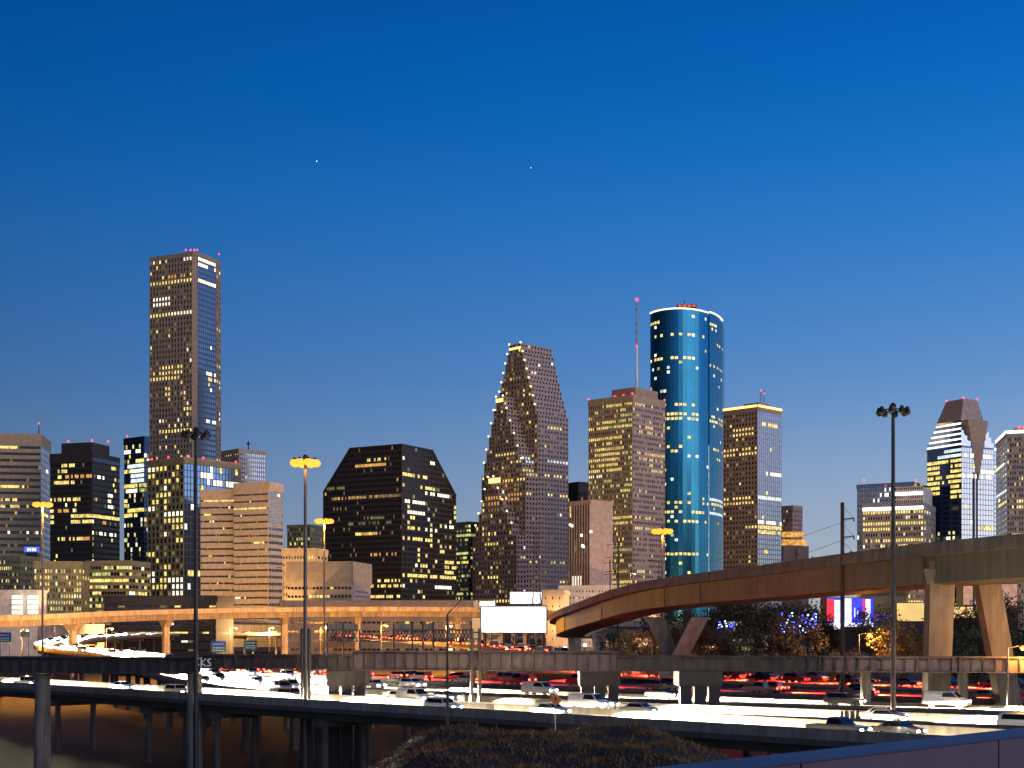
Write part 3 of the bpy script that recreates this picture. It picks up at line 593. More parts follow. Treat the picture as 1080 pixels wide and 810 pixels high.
box_tower('parking_garage', 'white parking garage with small square openings behind the curved overpass', 590, 664, 700, 617, 760, dict(nc=22, wf=.32, hf=.3, dep=.35, fh=3.4, lit=dict(p=.03, keys='yw')), dict(nc=10, wf=.32, hf=.3, dep=.35, fh=3.4, lit=dict(p=.02)), 'white_stone', par=1.5, cat='garage', th=14)
box_tower('low_building', 'small amber lit block between the billboard and the parking garage', 572, 594, 600, 622, 700, dict(nc=3, wf=.15, hf=.3, dep=.3), None, 'beige_stone', par=2, cat='building', th=8)
box_tower('low_building', 'gridded block with yellow windows under the right overpass', 906, 948, 956, 626, 560, dict(nc=18, wf=.55, hf=.5, dep=.3, fh=3.2, lit=dict(p=.3, keys='yyd')), None, 'olive_stone', par=2, cat='building', th=12)

# ------------------------------------------------------------------ ground: one sheet to the horizon, rising to a grassy bank near the camera
def sm(a, b, x):
    t = max(0, min(1, (x-a)/(b-a))); return t*t*(3-2*t)
def gh(x, y):
    from math import sin
    wob = .35*sin(x*.55+1)*sin(y*.4) + .2*sin(x*1.7)*sin(y*1.3+2)
    ridge = sm(-26, -3, x) * (1 - .55*sm(8, 24, x)) * sm(112, 92, y) * (.55+.45*sm(30, 80, y))
    h = 13.4*ridge + wob*(ridge > .02)
    far = 9.5*sm(215, 300, y) * sm(-35, 10, x) + 5.0*sm(380, 520, y)*(1-sm(-35, 10, x))
    return h + min(far, 9.5)
xs = sorted(set([-9000,-5000,-3000,-1800,-1100,-700,-450,-300,-220] + list(range(-170,171,4)) + [x*.8 for x in range(-25,45)] + [220,300,450,700,1100,1800,3000,5000,9000]))
ys = sorted(set([-600,-300,-150,-80,-40,-10] + list(range(10,130,2)) + list(range(130,620,8)) + [700,850,1000,1300,1700,2500,4000,7000,12000]))
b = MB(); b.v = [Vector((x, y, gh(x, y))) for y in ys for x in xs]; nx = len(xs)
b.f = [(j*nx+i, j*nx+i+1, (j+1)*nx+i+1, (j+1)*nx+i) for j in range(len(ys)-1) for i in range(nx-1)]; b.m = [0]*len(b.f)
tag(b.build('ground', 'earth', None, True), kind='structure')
b = MB()
for _ in range(130000):
    x, y = R.uniform(-20, 34), R.uniform(42, 108)
    if gh(x, y) < 3.5 or abs(x) > y*.40+3: continue
    z = gh(x, y); h = R.uniform(.08, .30)*(1.8 if R.random() < .12 else 1); a = R.uniform(0, 6.28); w = R.uniform(.015, .05); lx, ly = R.uniform(-.25,.25), R.uniform(-.2,.2)
    d = Vector((math.cos(a)*w, math.sin(a)*w, 0)); p = Vector((x,y,z-.05))
    b.poly([p-d, p+d, p+Vector((lx,ly,h))])
tag(b.build('grass', 'grass_blade'), label='dry brown grass covering the bank below the freeway wall', cat='grass', kind='stuff')

# ------------------------------------------------------------------ roads
RZ = 10.0
def D_at(y): return 1500*(20-RZ)/(y-HZ)
def G(px, y): q = XY(px, D_at(y)); q.z = RZ; return q
near_path = spline([G(-420,697.5), G(0,722), G(300,740.2), G(600,758), G(840,772.6), G(1080,787), G(1330,802)], 5)
ramp_path = spline([P(520,669,850), P(345,669,750), P(190,669.5,655), P(95,673,560), P(60,680,480), P(78,686,420), P(140,693,365), G(212,716), G(400,738), G(1080,769), G(1300,778)], 5)
thin_path = spline([G(120,703), G(250,712.5), G(400,725.5), G(700,738), G(1080,750.5), G(1330,758.5)], 5)
red_path = spline([G(60,694), G(150,700), G(275,708), G(400,715), G(700,727.5), G(1080,738), G(1330,744.5)], 5)
feed_path = spline([G(600,708), G(660,711.5), G(770,717), G(930,722.5), G(1080,727), G(1300,732)], 5)
far_path = spline([P(330,671,700), P(410,674.5,560), P(470,679,440), P(540,686,350), P(600,694,300)], 6)
def road(name, path, w, m='deck_concrete', t=.5):
    b = MB(); sweep(b, path, [(-w/2,0),(w/2,0),(w/2,-t),(-w/2,-t)]); return tag(b.build(name, m), kind='structure')
def barrier(label, path, off, h=.85, m='concrete', lo=0, hi=None, base=0.0, name='road_barrier'):
    b = MB(); p = path[lo:hi]; sweep(b, p, [(off-.3,-base),(off-.18,.3),(off-.11,h),(off+.11,h),(off+.18,.3),(off+.3,-base)]); 
    return tag(b.build(name, m), label=label, cat='wall' if 'wall' in name else 'barrier')
def lane_lines(path, offs, edge):
    b = MB(); fr = frames(path); acc = 0
    for k in range(len(fr)-1):
        (p, d, l), (q, d2, l2) = fr[k], fr[k+1]
        for o in edge:
            b.quad(p+l*(o-.08)+Vector((0,0,.02)), p+l*(o+.08)+Vector((0,0,.02)), q+l2*(o+.08)+Vector((0,0,.02)), q+l2*(o-.08)+Vector((0,0,.02)))
        if k % 2 == 0:
            for o in offs: b.quad(p+l*(o-.08)+Vector((0,0,.02)), p+l*(o+.08)+Vector((0,0,.02)), q+l2*(o+.08)+Vector((0,0,.02)), q+l2*(o-.08)+Vector((0,0,.02)))
    return tag(b.build('lane_marking', 'white_paint'), kind='structure')
def viaduct(label, path, w, depth=1.8, every=5, colr=.6, skip=lambda p: False, m='concrete_dark', par=.85, parm='concrete'):
    mid = path[len(path)//2]; r = empty('viaduct', (mid.x, mid.y, 0), label, 'viaduct')
    b = MB(); sweep(b, path, [(-w/2-.35,-.05),(w/2+.35,-.05),(w/2+.35,-.6),(w/2-1.2,-.7),(w/2-1.6,-depth),(-w/2+1.6,-depth),(-w/2+1.2,-.7),(-w/2-.35,-.6)]); b.build('girder', m, r)
    for s in (-1, 1):
        b = MB(); o = s*(w/2+.1); sweep(b, path, [(o-.22,-.04),(o-.12,par),(o+.12,par),(o+.25,-.04)]); b.build('parapet', parm, r)
    fr = frames(path)
    for k in range(2, len(fr)-2, every):
        p, d, l = fr[k]
        if skip(p): continue
        c = MB()
        for o in (-w*.3, w*.3): q = p+l*o; c.tube((q.x,q.y,gh(q.x,q.y)-.5), (q.x,q.y,p.z-depth-.7), colr, colr, 10)
        c.obox(p - l*(w*.42) - d*.6 + Vector((0,0,-depth-.9)), l*(w*.84), d*1.2, Vector((0,0,.95))); c.build('pier', 'concrete_dark', r)
    return r
road('road', near_path, 10); lane_lines(near_path, (0,), (-4.2, 4.2))
viaduct('long low viaduct wall nearest the camera, above the dark hollow', near_path, 10.4, 1.7, 5, .45, par=.95, parm='concrete_pale')
road('ramp_road', ramp_path, 13); lane_lines(ramp_path, (-2, 2), (-5.6, 5.6))
viaduct('curving ramp that loops at the far left and sweeps under the rail bridge', ramp_path, 13.4, 1.3, 6, par=.8)
road('road', thin_path, 9); lane_lines(thin_path, (0,), (-4,4)); viaduct('narrow middle carriageway between the ramp and the red lit lanes', thin_path, 9.3, 1.2, 6, par=.35)
road('road', red_path, 12); lane_lines(red_path, (-2,2), (-5.5,5.5)); viaduct('far carriageway full of red tail lights', red_path, 12.3, 1.2, 6, par=.35)
road('feeder_road', feed_path, 8); barrier('low kerb wall behind the queueing cars below the trees', feed_path, -4.4, .5)
road('far_road', far_path, 9); barrier('low wall along the far road behind the lattice fence', far_path, 4.8, .7)

# ------------------------------------------------------------------ cars
mat('car_silver', (.45,.46,.48), .3, .5, var=0, coat=.6); mat('car_black', (.015,.015,.017), .25, .2, var=0, coat=.8); mat('car_white', (.72,.72,.70), .3, 0, var=0, coat=.6)
mat('car_red', (.28,.02,.02), .3, .1, var=0, coat=.8); mat('car_blue', (.03,.06,.16), .3, .2, var=0, coat=.8); mat('car_grey', (.14,.14,.15), .3, .5, var=0, coat=.6)
mat('tyre', (.02,.02,.02), .9, var=0); mat('wheel_rim', (.4,.4,.42), .35, .8, var=0); mat('car_glass', (.01,.012,.015), .08, 0, var=0)
glow('headlight_on', (1.0, .93, .78), 60.0); glow('taillight_on', (1.0, .03, .012), 40.0); glow('headlight_off', (1,.9,.7), .3); glow('taillight_off', (1.0,.02,.01), 1.2)
HEAD_E, TAIL_E = 2300000.0, 100000.0
def car_proto(kind, paint, head):
    r = bpy.data.objects.new('car', None); COL.objects.link(r); r.empty_display_size = .2
    L, Wd, H = dict(sedan=(4.7,1.8,1.45), suv=(4.8,1.92,1.78), van=(5.3,2.0,2.1), pickup=(5.7,2.0,1.85))[kind]
    prof = dict(sedan=[(-.5,.32),(-.5,.62),(-.47,.66),(-.33,.69),(-.2,1.0),(.10,1.0),(.25,.68),(.46,.56),(.5,.45),(.5,.25)],
                suv=[(-.5,.3),(-.49,.62),(-.46,.95),(-.4,1.0),(.08,1.0),(.22,.64),(.45,.58),(.5,.48),(.5,.25)],
                van=[(-.5,.25),(-.5,.9),(-.47,1.0),(.15,1.0),(.33,.62),(.47,.52),(.5,.42),(.5,.22)],
                pickup=[(-.5,.3),(-.5,.6),(-.13,.6),(-.10,1.0),(.10,1.0),(.22,.63),(.46,.57),(.5,.46),(.5,.25)])[kind]
    b = MB(); n = len(prof)
    def wd(z): return Wd/2*(1.0 if z < .66 else 1 - .42*(z-.66)/.34*.6)
    for s in (-1, 1):
        for x, z in prof: b.v.append(Vector((x*L, s*wd(z), z*H)))
    for k in range(n):
        j = (k+1) % n; b.f.append((k, j, n+j, n+k)); b.m.append(0)
    b.f.append(tuple(range(n))); b.f.append(tuple(n+k for k in reversed(range(n)))); b.m += [0,0]
    b.build('body', paint, r)
    top = [p for p in prof if p[1] >= .999]; x0, x1 = top[0][0]*L, top[-1][0]*L
    fw = min((p for p in prof if p[0] > top[-1][0]), key=lambda p: p[0]); rw = max((p for p in prof if p[0] < top[0][0]), key=lambda p: p[0])
    g = MB(); e = .015
    def lerp(p, q, t): return (p[0]+(q[0]-p[0])*t, p[1]+(q[1]-p[1])*t)
    for p, q, sg in ((top[-1], fw, 1), (top[0], rw, -1)):
        a, c = lerp(p, q, .1), lerp(p, q, .9)
        g.quad(Vector((a[0]*L+sg*e, -wd(a[1])*.92, a[1]*H+e)), Vector((a[0]*L+sg*e, wd(a[1])*.92, a[1]*H+e)), Vector((c[0]*L+sg*e, wd(c[1])*.92, c[1]*H+e)), Vector((c[0]*L+sg*e, -wd(c[1])*.92, c[1]*H+e)))
    xb = x0 if kind != 'van' else x1 - 1.2
    for s in (-1, 1):
        zl, zh = .68*H, .95*H
        q = [(xb-.25*(kind=='sedan'), zl), (x1+.42*(fw[0]*L-x1)+.25, zl), (x1+.02, zh), (xb+.08, zh)]
        g.poly([Vector((x, s*(wd(z/H)+e), z)) for x, z in q])
    g.build('windows', 'car_glass', r)
    for x in (.31, -.31):
        for s in (-1, 1):
            w = MB(); c = Vector((x*L, s*(Wd/2-.1), .33)); w.tube(c-Vector((0,.11,0)), c+Vector((0,.11,0)), .33, .33, 12); wo = w.build('wheel', 'tyre', r)
            w = MB(); w.tube(c+Vector((0,s*.115,0)), c+Vector((0,s*.125,0)), .19, .19, 10); w.build('rim', 'wheel_rim', wo)
    for s in (-1, 1):
        h = MB(); h.box((.5*L+.01, s*Wd*.36, .44*H), .08, .42, .17); h.build('headlight', 'headlight_on' if head else 'headlight_off', r)
        h = MB(); h.box((-.5*L-.01, s*Wd*.38, .52*H), .08, .34, .22); h.build('taillight', 'taillight_off' if head else 'taillight_on', r)
    r['L'] = L; return r
def copy_tree(o, parent=None):
    c = o.copy(); COL.objects.link(c); c.parent = parent
    for ch in o.children: copy_tree(ch, c)
    return c
PROTO = {}; USED = {}
PAINT = dict(car_silver='silver', car_black='black', car_white='white', car_red='red', car_blue='blue', car_grey='grey')
hd = bpy.data.lights.new('headlight_beam', 'SPOT'); hd.energy = HEAD_E; hd.color = (1,.84,.56); hd.spot_size = RAD(24); hd.spot_blend = .8; hd.shadow_soft_size = .3
td = bpy.data.lights.new('taillight_glow', 'SPOT'); td.energy = TAIL_E; td.color = (1,.03,.01); td.spot_size = RAD(50); td.spot_blend = .8; td.shadow_soft_size = .25
NCAR = [0]
def put_car(p, d, head, where, group, light=True):
    kind = R.choice(['sedan','sedan','suv','suv','van','pickup']); paint = R.choice(['car_white','car_white','car_silver','car_silver','car_grey'] if head else ['car_black','car_red','car_grey','car_blue','car_red'])
    key = (kind, paint, head)
    if key not in PROTO: PROTO[key] = car_proto(*key); o = PROTO[key]
    else: o = copy_tree(PROTO[key])
    o.location = p; o.rotation_euler = (0, -math.asin(max(-1, min(1, d.z))), math.atan2(d.y, d.x))
    tag(o, f"{PAINT[paint]} {kind} with {'white headlights on' if head else 'red tail lights on'} {where}", 'car', group)
    L = o['L']
    if light:
        l = bpy.data.objects.new('headlight_beam' if head else 'taillight_glow', hd if head else td); COL.objects.link(l); l.parent = o
        if head: l.location = (L*.5+.15, 0, .75); l.scale = (1, 3.2, 1); l.rotation_euler = (0, RAD(-90+10), 0); 
        else: l.location = (-L*.5-.15, 0, .85); l.rotation_euler = (0, RAD(90-25), 0)
        l.rotation_mode = 'XYZ'
    NCAR[0] += 1
def traffic(path, lanes, gap, head, fwd, where, group, s0=0, s1=1e9, light=1.0):
    fr = frames(path); cum = [0]
    for k in range(len(path)-1): cum.append(cum[-1] + (path[k+1]-path[k]).length)
    for ln in lanes:
        s = s0 + R.uniform(0, gap)
        while s < min(s1, cum[-1]-3):
            k = max(i for i in range(len(cum)) if cum[i] <= s); k = min(k, len(path)-2); t = (s-cum[k])/(cum[k+1]-cum[k])
            p = path[k].lerp(path[k+1], t) + fr[k][2].lerp(fr[k+1][2], t)*ln; d = (path[k+1]-path[k]).normalized()
            px = CX + F*p.x/p.y
            if -40 < px < 1120: put_car(p, d if fwd else -d, head, where, group, R.random() < light)
            s += gap*R.uniform(.75, 1.35)
traffic(near_path, (-2.1, 2.1), 44, True, True, 'on the lane nearest the camera', 'cars on the nearest carriageway')
traffic(ramp_path, (-3.8, 0, 3.8), 36, True, True, 'on the sweeping ramp', 'cars coming down the curved ramp')
traffic(thin_path, (-2, 2), 46, True, True, 'on the narrow middle carriageway', 'cars on the middle carriageway')
traffic(red_path, (-3.8, 0, 3.8), 15, False, False, 'on the far carriageway', 'cars leaving on the far carriageway')
traffic(feed_path, (-1.8, 1.8), 10, False, True, 'queueing below the dark trees', 'cars queueing on the feeder road')
traffic(far_path, (-2, 2), 14, False, False, 'on the far road behind the lattice fence', 'cars on the far road')

# ------------------------------------------------------------------ overpasses
def overpass(label, path, w, H, parm, gm, haunch=None):
    mid = path[len(path)//2]; r = empty('overpass', (mid.x, mid.y, 0), label, 'overpass')
    b = MB(); sweep(b, path, [(-w/2,0),(w/2,0),(w/2,-.45),(-w/2,-.45)]); b.build('road_deck', gm, r)
    for s in (-1, 1):
        b = MB(); o = s*w/2; sweep(b, path, [(o-.25,-.5),(o-.12,1.15),(o+.12,1.15),(o+.3,-.5)]); b.build('parapet', parm, r)
        k = MB(); fr = frames(path)
        for i in range(0, len(fr)-1, 2):
            p, d, l = fr[i]; k.obox(p + l*(o+s*.12) - d*.18 + Vector((0,0,1.15)), l*(.12*s), d*.36, Vector((0,0,.16)))
        k.build('rail_fixings', 'steel_dark', r)
    g = MB(); a = w/2-1.5; c = w/2-2.6; sweep(g, path, [(-a,-.45),(a,-.45),(a-.1,-H*.95),(c,-H),(-c,-H),(-a+.1,-H*.95)]); g.build('girder', gm, r)
    return r
west = spline([P(-160,656,430), P(0,653,452), P(130,647.5,490), P(300,644,520), P(505,644,530), P(640,651,520), P(760,664,520)], 8)
ov = overpass('long orange lit concrete overpass crossing behind the loop ramp', west, 11, 2.7, 'concrete_pale', 'concrete')
fr = frames(west)
for px in (-30, 78, 179, 287, 383, 478, 560):
    k = min(range(len(fr)), key=lambda i: abs(CX+F*fr[i][0].x/fr[i][0].y - px)); p, d, l = fr[k]; zg = gh(p.x, p.y)
    b = MB(); b.hexa([p - d*1.0 - l*1.1 + Vector((0,0,zg-.5-p.z)), p + d*1.0 - l*1.1 + Vector((0,0,zg-.5-p.z)), p + d*1.0 + l*1.1 + Vector((0,0,zg-.5-p.z)), p - d*1.0 + l*1.1 + Vector((0,0,zg-.5-p.z))] + [p - d*1.0 - l*1.1 + Vector((0,0,-5)), p + d*1.0 - l*1.1 + Vector((0,0,-5)), p + d*1.0 + l*1.1 + Vector((0,0,-5)), p - d*1.0 + l*1.1 + Vector((0,0,-5))])
    b.hexa([p + d*s*1.1 + l*q*1.2 + Vector((0,0,-5)) for s, q in ((-1,-1),(1,-1),(1,1),(-1,1))] + [p + d*s*1.2 + l*q*4.2 + Vector((0,0,-2.65)) for s, q in ((-1,-1),(1,-1),(1,1),(-1,1))])
    b.build('pier', 'concrete_pale', ov)
east = spline([P(1330,557,160), P(1160,570,172), P(1000,584,190), P(850,602,228), P(700,621,285), P(632,641,338), P(604,652,375), P(611,658,425), P(670,660,500), P(790,662,600)], 5)
ov2 = overpass('high curved concrete flyover sweeping up to the right edge', east, 11, 4.3, 'concrete', 'girder_shaded_brown')
fr = frames(east)
j = MB()
for px in (612, 652, 720, 762, 905, 1002):                              # expansion joints on the fascia
    k = min(range(len(fr)*6//10), key=lambda i: abs(CX+F*fr[i][0].x/fr[i][0].y - px)); p, d, l = fr[k]
    for s in (-1, 1): j.obox(p + l*(s*3.95) - d*.14 + Vector((0,0,-4.05)), d*.28, l*s*.12, Vector((0,0,3.5)))
j.build('expansion_joints', 'steel_dark', ov2)
def slab_leg(b, top, bot, wt, wb, dt, db):
    b.hexa([Vector((bot.x+sx*wb/2, bot.y+sy*db/2, bot.z)) for sx, sy in ((-1,-1),(1,-1),(1,1),(-1,1))] + [Vector((top.x+sx*wt/2, top.y+sy*dt/2, top.z)) for sx, sy in ((-1,-1),(1,-1),(1,1),(-1,1))])
pr = MB(); slab_leg(pr, P(992,592,188), P(984,742,190)-Vector((0,0,11)), 3.3, 2.8, 2.6, 2.6); pr.build('pier_leg', 'concrete_pale', ov2)
pr = MB(); slab_leg(pr, P(1040,612,190), P(1064,739,193)-Vector((0,0,11))+Vector((1.8,0,0)), 3.0, 2.7, 2.6, 2.6); pr.build('pier_leg', 'concrete_pale', ov2)
pr = MB(); pr.hexa([P(978,617,187), P(1056,614,187), P(1056,614,194), P(978,617,194), P(974,600,186.5), P(1060,596,186.5), P(1060,596,194.5), P(974,600,194.5)]); pr.build('pier_cap', 'concrete', ov2)
for tx, bx, dd in ((690, 709, 283), (738, 716, 279)):
    pr = MB(); slab_leg(pr, P(tx,651,dd), P(bx,693,dd+2), 3.4, 3.4, 2.4, 2.6); pr.build('pier_leg', 'concrete_pale', ov2)
pr = MB(); q = P(712.5,692,283); pr.obox(q + Vector((-3.2,-1.5,-12)), (6.4,0,0), (0,3,0), (0,0,12.4)); pr.build('pier_base', 'concrete_pale', ov2)
for px in (606, 632):
    q = P(px, 676, 400); b = MB(); b.hexa([q + Vector((sx*.9, sy*.9, -16)) for sx, sy in ((-1,-1),(1,-1),(1,1),(-1,1))] + [P(px,668,400) + Vector((sx*2.0, sy*1.6, 0)) for sx, sy in ((-1,-1),(1,-1),(1,1),(-1,1))]); b.build('pier', 'concrete_pale', ov2)

# ------------------------------------------------------------------ railway plate girder bridge
rb = empty('railway_bridge', (0, 195, 0), 'old riveted steel plate girder railway bridge crossing the whole view', 'railway bridge')
def bd(px): return 200 - (px/1080)*21
spans = [(-120, 203, 694, 712, 'girder_dark'), (204, 376, 691, 706, 'girder_dark'), (372, 650, 686.5, 707, 'girder_paint'), (650, 868, 691, 706.5, 'girder_dark'), (868, 1010, 691, 706.5, 'girder_paint'), (1011, 1240, 691, 706.5, 'girder_paint')]
for a, c, yt, yb, m in spans:
    for back in (0, 5.0):
        A, B = P(a, yb, bd(a)), P(c, yb, bd(c)); A.y += back; B.y += back; A.z = B.z = zof(yb, 192); zt = zof(yt, 192); h = zt - A.z
        u = B-A; l = u.length; u.normalize(); n = Vector((u.y,-u.x,0)); g = MB()
        g.obox(A, u*l, -n*.06, Vector((0,0,h)))
        for z in (0, h-.12): g.obox(A + n*.3 + Vector((0,0,z)), u*l, -n*.66, Vector((0,0,.12)))
        k = 0.0
        while k < l:
            g.obox(A + u*k + n*.34 + Vector((0,0,.13)), u*.2, -n*.36, Vector((0,0,h-.26)), mi=1); k += 1.45
        g.build('plate_girder', [m, 'steel_dark'], rb)
    d = MB(); d.obox(A + Vector((0,-5,zt-A.z-.45)) , u*l, -n*5, Vector((0,0,.3))); d.build('track_deck', 'timber', rb)
def bpier(px, w3, n, bot_y, D):
    pr = empty('x', (0,0,0), None, None) if False else None
    b = MB(); c = P(px, 711, D); W2 = w3/F*D
    b.obox(c + Vector((-W2/2, -.2, -1.6)), (W2,0,0), (0,6,0), (0,0,2.1)); cap = b.build('pier', 'steel_dark', rb)
    for i in range(n):
        x = c.x - W2/2 + W2*(i+.5)/n; q = MB(); q.obox((x-W2/n*.38, c.y+.3, gh(x,c.y)-.5), (W2/n*.76,0,0), (0,1.6,0), (0,0,c.z-1.5-gh(x,c.y)+.5)); q.build('column', 'steel_dark', cap)
bpier(365, 41, 3, 740, 194.5); bpier(633, 43, 3, 738, 190); bpier(739, 46, 3, 744, 186)
for px in (39, 201): 
    q = P(px, 711, bd(px)); b = MB(); b.tube((q.x, q.y+2.4, -.5), (q.x, q.y+2.4, q.z), 1.15, 1.05, 14); b.build('pier', 'concrete', rb)
for px in (918, 1022): 
    q = P(px, 706, bd(px)); b = MB(); b.tube((q.x, q.y+2.4, -.5), (q.x, q.y+2.4, q.z), .7, .65, 12); b.build('pier', 'concrete', rb)
# painted scrawl on the girder end
q0 = P(203, 703, bd(207)-.45); px_ = 1/F*199
def stroke(pts, w=.22):
    b = MB()
    for a, c in zip(pts, pts[1:]): b.tube(q0+Vector((a[0]*px_,0,a[1]*px_)), q0+Vector((c[0]*px_,0,c[1]*px_)), w/2, w/2, 5)
    b.build('scrawl_letter', 'white_paint', rb)
stroke([(7,9),(2,4.5),(3,1.5),(7,2)]); stroke([(9,9.5),(9,-1)]); stroke([(14,8),(9,4),(14,0)]); stroke([(19,8),(16,7),(16,5),(19,3),(18,.5),(15,1)])

# lattice fence with tall posts on the far side of the bridge
lf = empty('lattice_fence', P(425,690,215), 'dark lattice fence with tall posts standing behind the rail bridge', 'fence')
for px in (345, 362, 379.5, 415, 435, 446, 457, 497):
    b = MB(); b.tube(P(px,692,215), P(px,656 if px != 379.5 else 664,215), .16, .14, 6); b.build('post', 'steel_dark', lf)
for x0, x1 in ((346,378),(415,496)):
    b = MB(); D = 215
    for y in (664.5, 676): b.tube(P(x0,y,D), P(x1,y,D), .11, .11, 6)
    b.build('rail', 'steel_dark', lf); b = MB(); x = x0
    while x < x1-5:
        b.tube(P(x,676,D), P(x+6,664.5,D), .09, .09, 4); b.tube(P(x,664.5,D+.2), P(x+6,676,D+.2), .09, .09, 4); x += 3.6
    b.build('lattice', 'steel_dark', lf)
b = MB()
for x0, x1 in ((346,361.5),(363,378),(416,435),(447,456)):
    b = MB(); b.obox(P(x0,663.5,215.6), P(x1,663.5,215.6)-P(x0,663.5,215.6), Vector((0,.08,0)), Vector((0,0,.8))); b.build('mesh_panel', 'concrete_pale', lf)


# ------------------------------------------------------------------ lights on masts
glow('sodium', (1.0, .33, .015), 2.3)
def high_mast(px, ytop, D, label, lit, energy=0, r=.32, zb=None, k=1.0):
    ks = k; r *= k**.5
    q = P(px, ytop, D); zb = gh(q.x, D)-.3 if zb is None else zb
    t = empty('light_mast', (q.x, D, max(0, zb)), label, 'light mast', None)
    b = MB(); b.tube((q.x,D,zb), q+Vector((0,0,.3)), r, r*.55, 12); b.build('pole', 'galvanised' if lit else 'steel_dark', t)
    b = MB()
    for k in range(16):
        a0, a1 = 2*math.pi*k/16, 2*math.pi*(k+1)/16
        b.tube(q+Vector((1.25*math.cos(a0),1.25*math.sin(a0),0))*ks, q+Vector((1.25*math.cos(a1),1.25*math.sin(a1),0))*ks, .07, .07, 5)
    for k in range(3): a0 = 2.1*k; b.tube(q, q+Vector((1.25*math.cos(a0),1.25*math.sin(a0),0))*ks, .06, .06, 5)
    b.ball(q+Vector((0,0,.5)), .35, 8); b.build('ring', 'steel_dark', t)
    for k in range(8):
        a = 2*math.pi*(k+.5)/8; c = q+Vector((1.45*math.cos(a),1.45*math.sin(a),-.1))*ks
        b = MB(); b.tube(c+Vector((0,0,.45)), c+Vector((0,0,-.1)), .16*ks, .36*ks, 8); lo = b.build('luminaire', 'steel_dark', t)
        b = MB(); b.ball(c+Vector((0,0,-.2)), (.62 if lit else .34)*ks, 8, .8); b.build('lens', 'sodium' if lit else 'galvanised', lo)  # lit lenses enlarged to stand for the bloom around the lamps
    if lit: lamp('mast_lamp', 'SPOT', q+Vector((0,0,-.9)), energy, (1,.38,.04), t, 1.0, (0,0,0), RAD(128))
    return t
high_mast(206.5, 457.5, 168, 'tall unlit dark high mast with lamp ring, on the left before the tallest tower', False)
high_mast(942, 433, 150, 'tall unlit dark high mast with lamp ring, on the right before the yellow windowed block', False)
high_mast(322, 486, 186, 'tallest lit high mast with glowing orange ring before the dark trapezoid tower', True, 6000)
high_mast(342, 548.5, 440, 'smaller lit orange high mast beside the tallest lit one', True, 900000, k=1.5)
high_mast(45, 531, 400, 'lit orange high mast in front of the banded tower at the far left', True, 700000, k=1.4)
high_mast(698.5, 559, 338, 'lit orange high mast in front of the tan tower above the curved flyover', True, 60000, k=1.3)
def street_lamp(px, ytop, D, h, label, side=1, lit=False, energy=0):
    tint = (1,.40,.06) if D < 500 else (1,.56,.20)
    q = P(px, ytop, D); t = empty('street_lamp', (q.x, D, q.z-h), label, 'street lamp')
    b = MB(); b.tube((q.x,D,q.z-h), q, .16, .1, 8); b.tube(q, q+Vector((side*1.6,0,.25)), .07, .06, 6); b.build('pole', 'galvanised', t)
    b = MB(); b.box(q+Vector((side*1.9,0,.22)), 1.0, .4, .22); lo = b.build('lamp_head', 'steel_dark', t)
    if lit:
        b = MB(); b.ball(q+Vector((side*1.9,0,.0)), .45, 8, .7); b.build('lens', 'sodium', lo); lamp('lamp_light', 'POINT', q+Vector((side*1.9,0,-.6)), energy, tint, t, .5)
street_lamp(299, 599, 520, 14.5, 'unlit grey street lamp on the left overpass beside the stepped beige pair', -1)
street_lamp(695, 592, 300, 10, 'small unlit street lamp on the flyover under the lit orange mast', -1)
street_lamp(906, 669, 262, 9, 'lit orange street lamp low in front of the dark trees', 1, True, 8000)
street_lamp(1063, 683, 178, 7.6, 'small lit lamp low at the right edge beside the slanting pier leg', 1, True, 6000)
street_lamp(665, 605, 640, 18, 'small lit amber lamp above the white parking garage', 1, True, 20000)

for px, y, D, e, w in ((22,664.5,432,50000,'beside the small green sign'),(112,663,452,87500,'by the outer wall of the loop ramp'),(243,662,470,87500,'between the two highway signs'),(338,661,480,87500,'right of the tallest lit mast'),(402,660,482,75000,'behind the lattice fence'),(470,660,486,75000,'right of the lattice fence posts'),(70,661,640,160000,'below the yellow green gridded block'),(150,662,700,300000,'before the long dark shed'),(222,662,700,130000,'at the foot of the beige office blocks'),(284,662,700,150000,'at the foot of the striped corner block'),(356,661.5,660,110000,'under the left overpass before the brown block'),(436,662,760,260000,'at the foot of the dark trapezoid tower'),(540,655,800,160000,'at the foot of the stepped gable tower'),(587,650,690,22000,'before the small amber block'),(640,640,720,40000,'before the white parking garage'),(760,645,800,420000,'behind the brown trees at the foot of the golden topped tower'),(940,640,800,420000,'behind the yellow panel building')):  # added lamps, set to warm the overpass and the lower facades
    street_lamp(px, y, D, 12, 'added lit amber street lamp ' + w, 1, True, e)
wp = spline([P(40,669,600), P(150,667,720), P(330,667,790), P(530,667,860)], 8)
barrier('tall orange lit retaining wall behind the loop ramp', wp, 0, 4.2, 'concrete_pale', base=8.0, name='retaining_wall')

# thin pole with a long raised arm
t = empty('camera_pole', P(472,762,118), 'thin bent arm pole rising from the dry bank before the billboard', 'pole')
b = MB(); b.tube(P(472,770,118), P(472,648,118), .11, .08, 8); b.build('pole','steel_dark',t); b = MB(); b.tube(P(472,648,118), P(486,633,118), .05, .04, 6); b.build('arm','steel_dark',t)
for px, px2, lab in ((318.5, 326, 'pair of dark posts with crossbars at the foot of the tall lit mast'), (497.5, 506, 'pair of dark posts left of the billboard in front of the bridge')):
    t = empty('signal_frame', P((px+px2)/2, 735, 190), lab, 'signal frame')
    for x in (px, px2): b = MB(); b.tube(P(x,737,189)-Vector((0,0,10)), P(x,663,189), .26, .24, 8); b.build('post','steel_dark',t)
    b = MB()
    for y in (667,674,682,718,728): b.tube(P(px,y,189), P(px2,y,189), .1, .1, 5)
    b.build('crossbar','steel_dark',t)

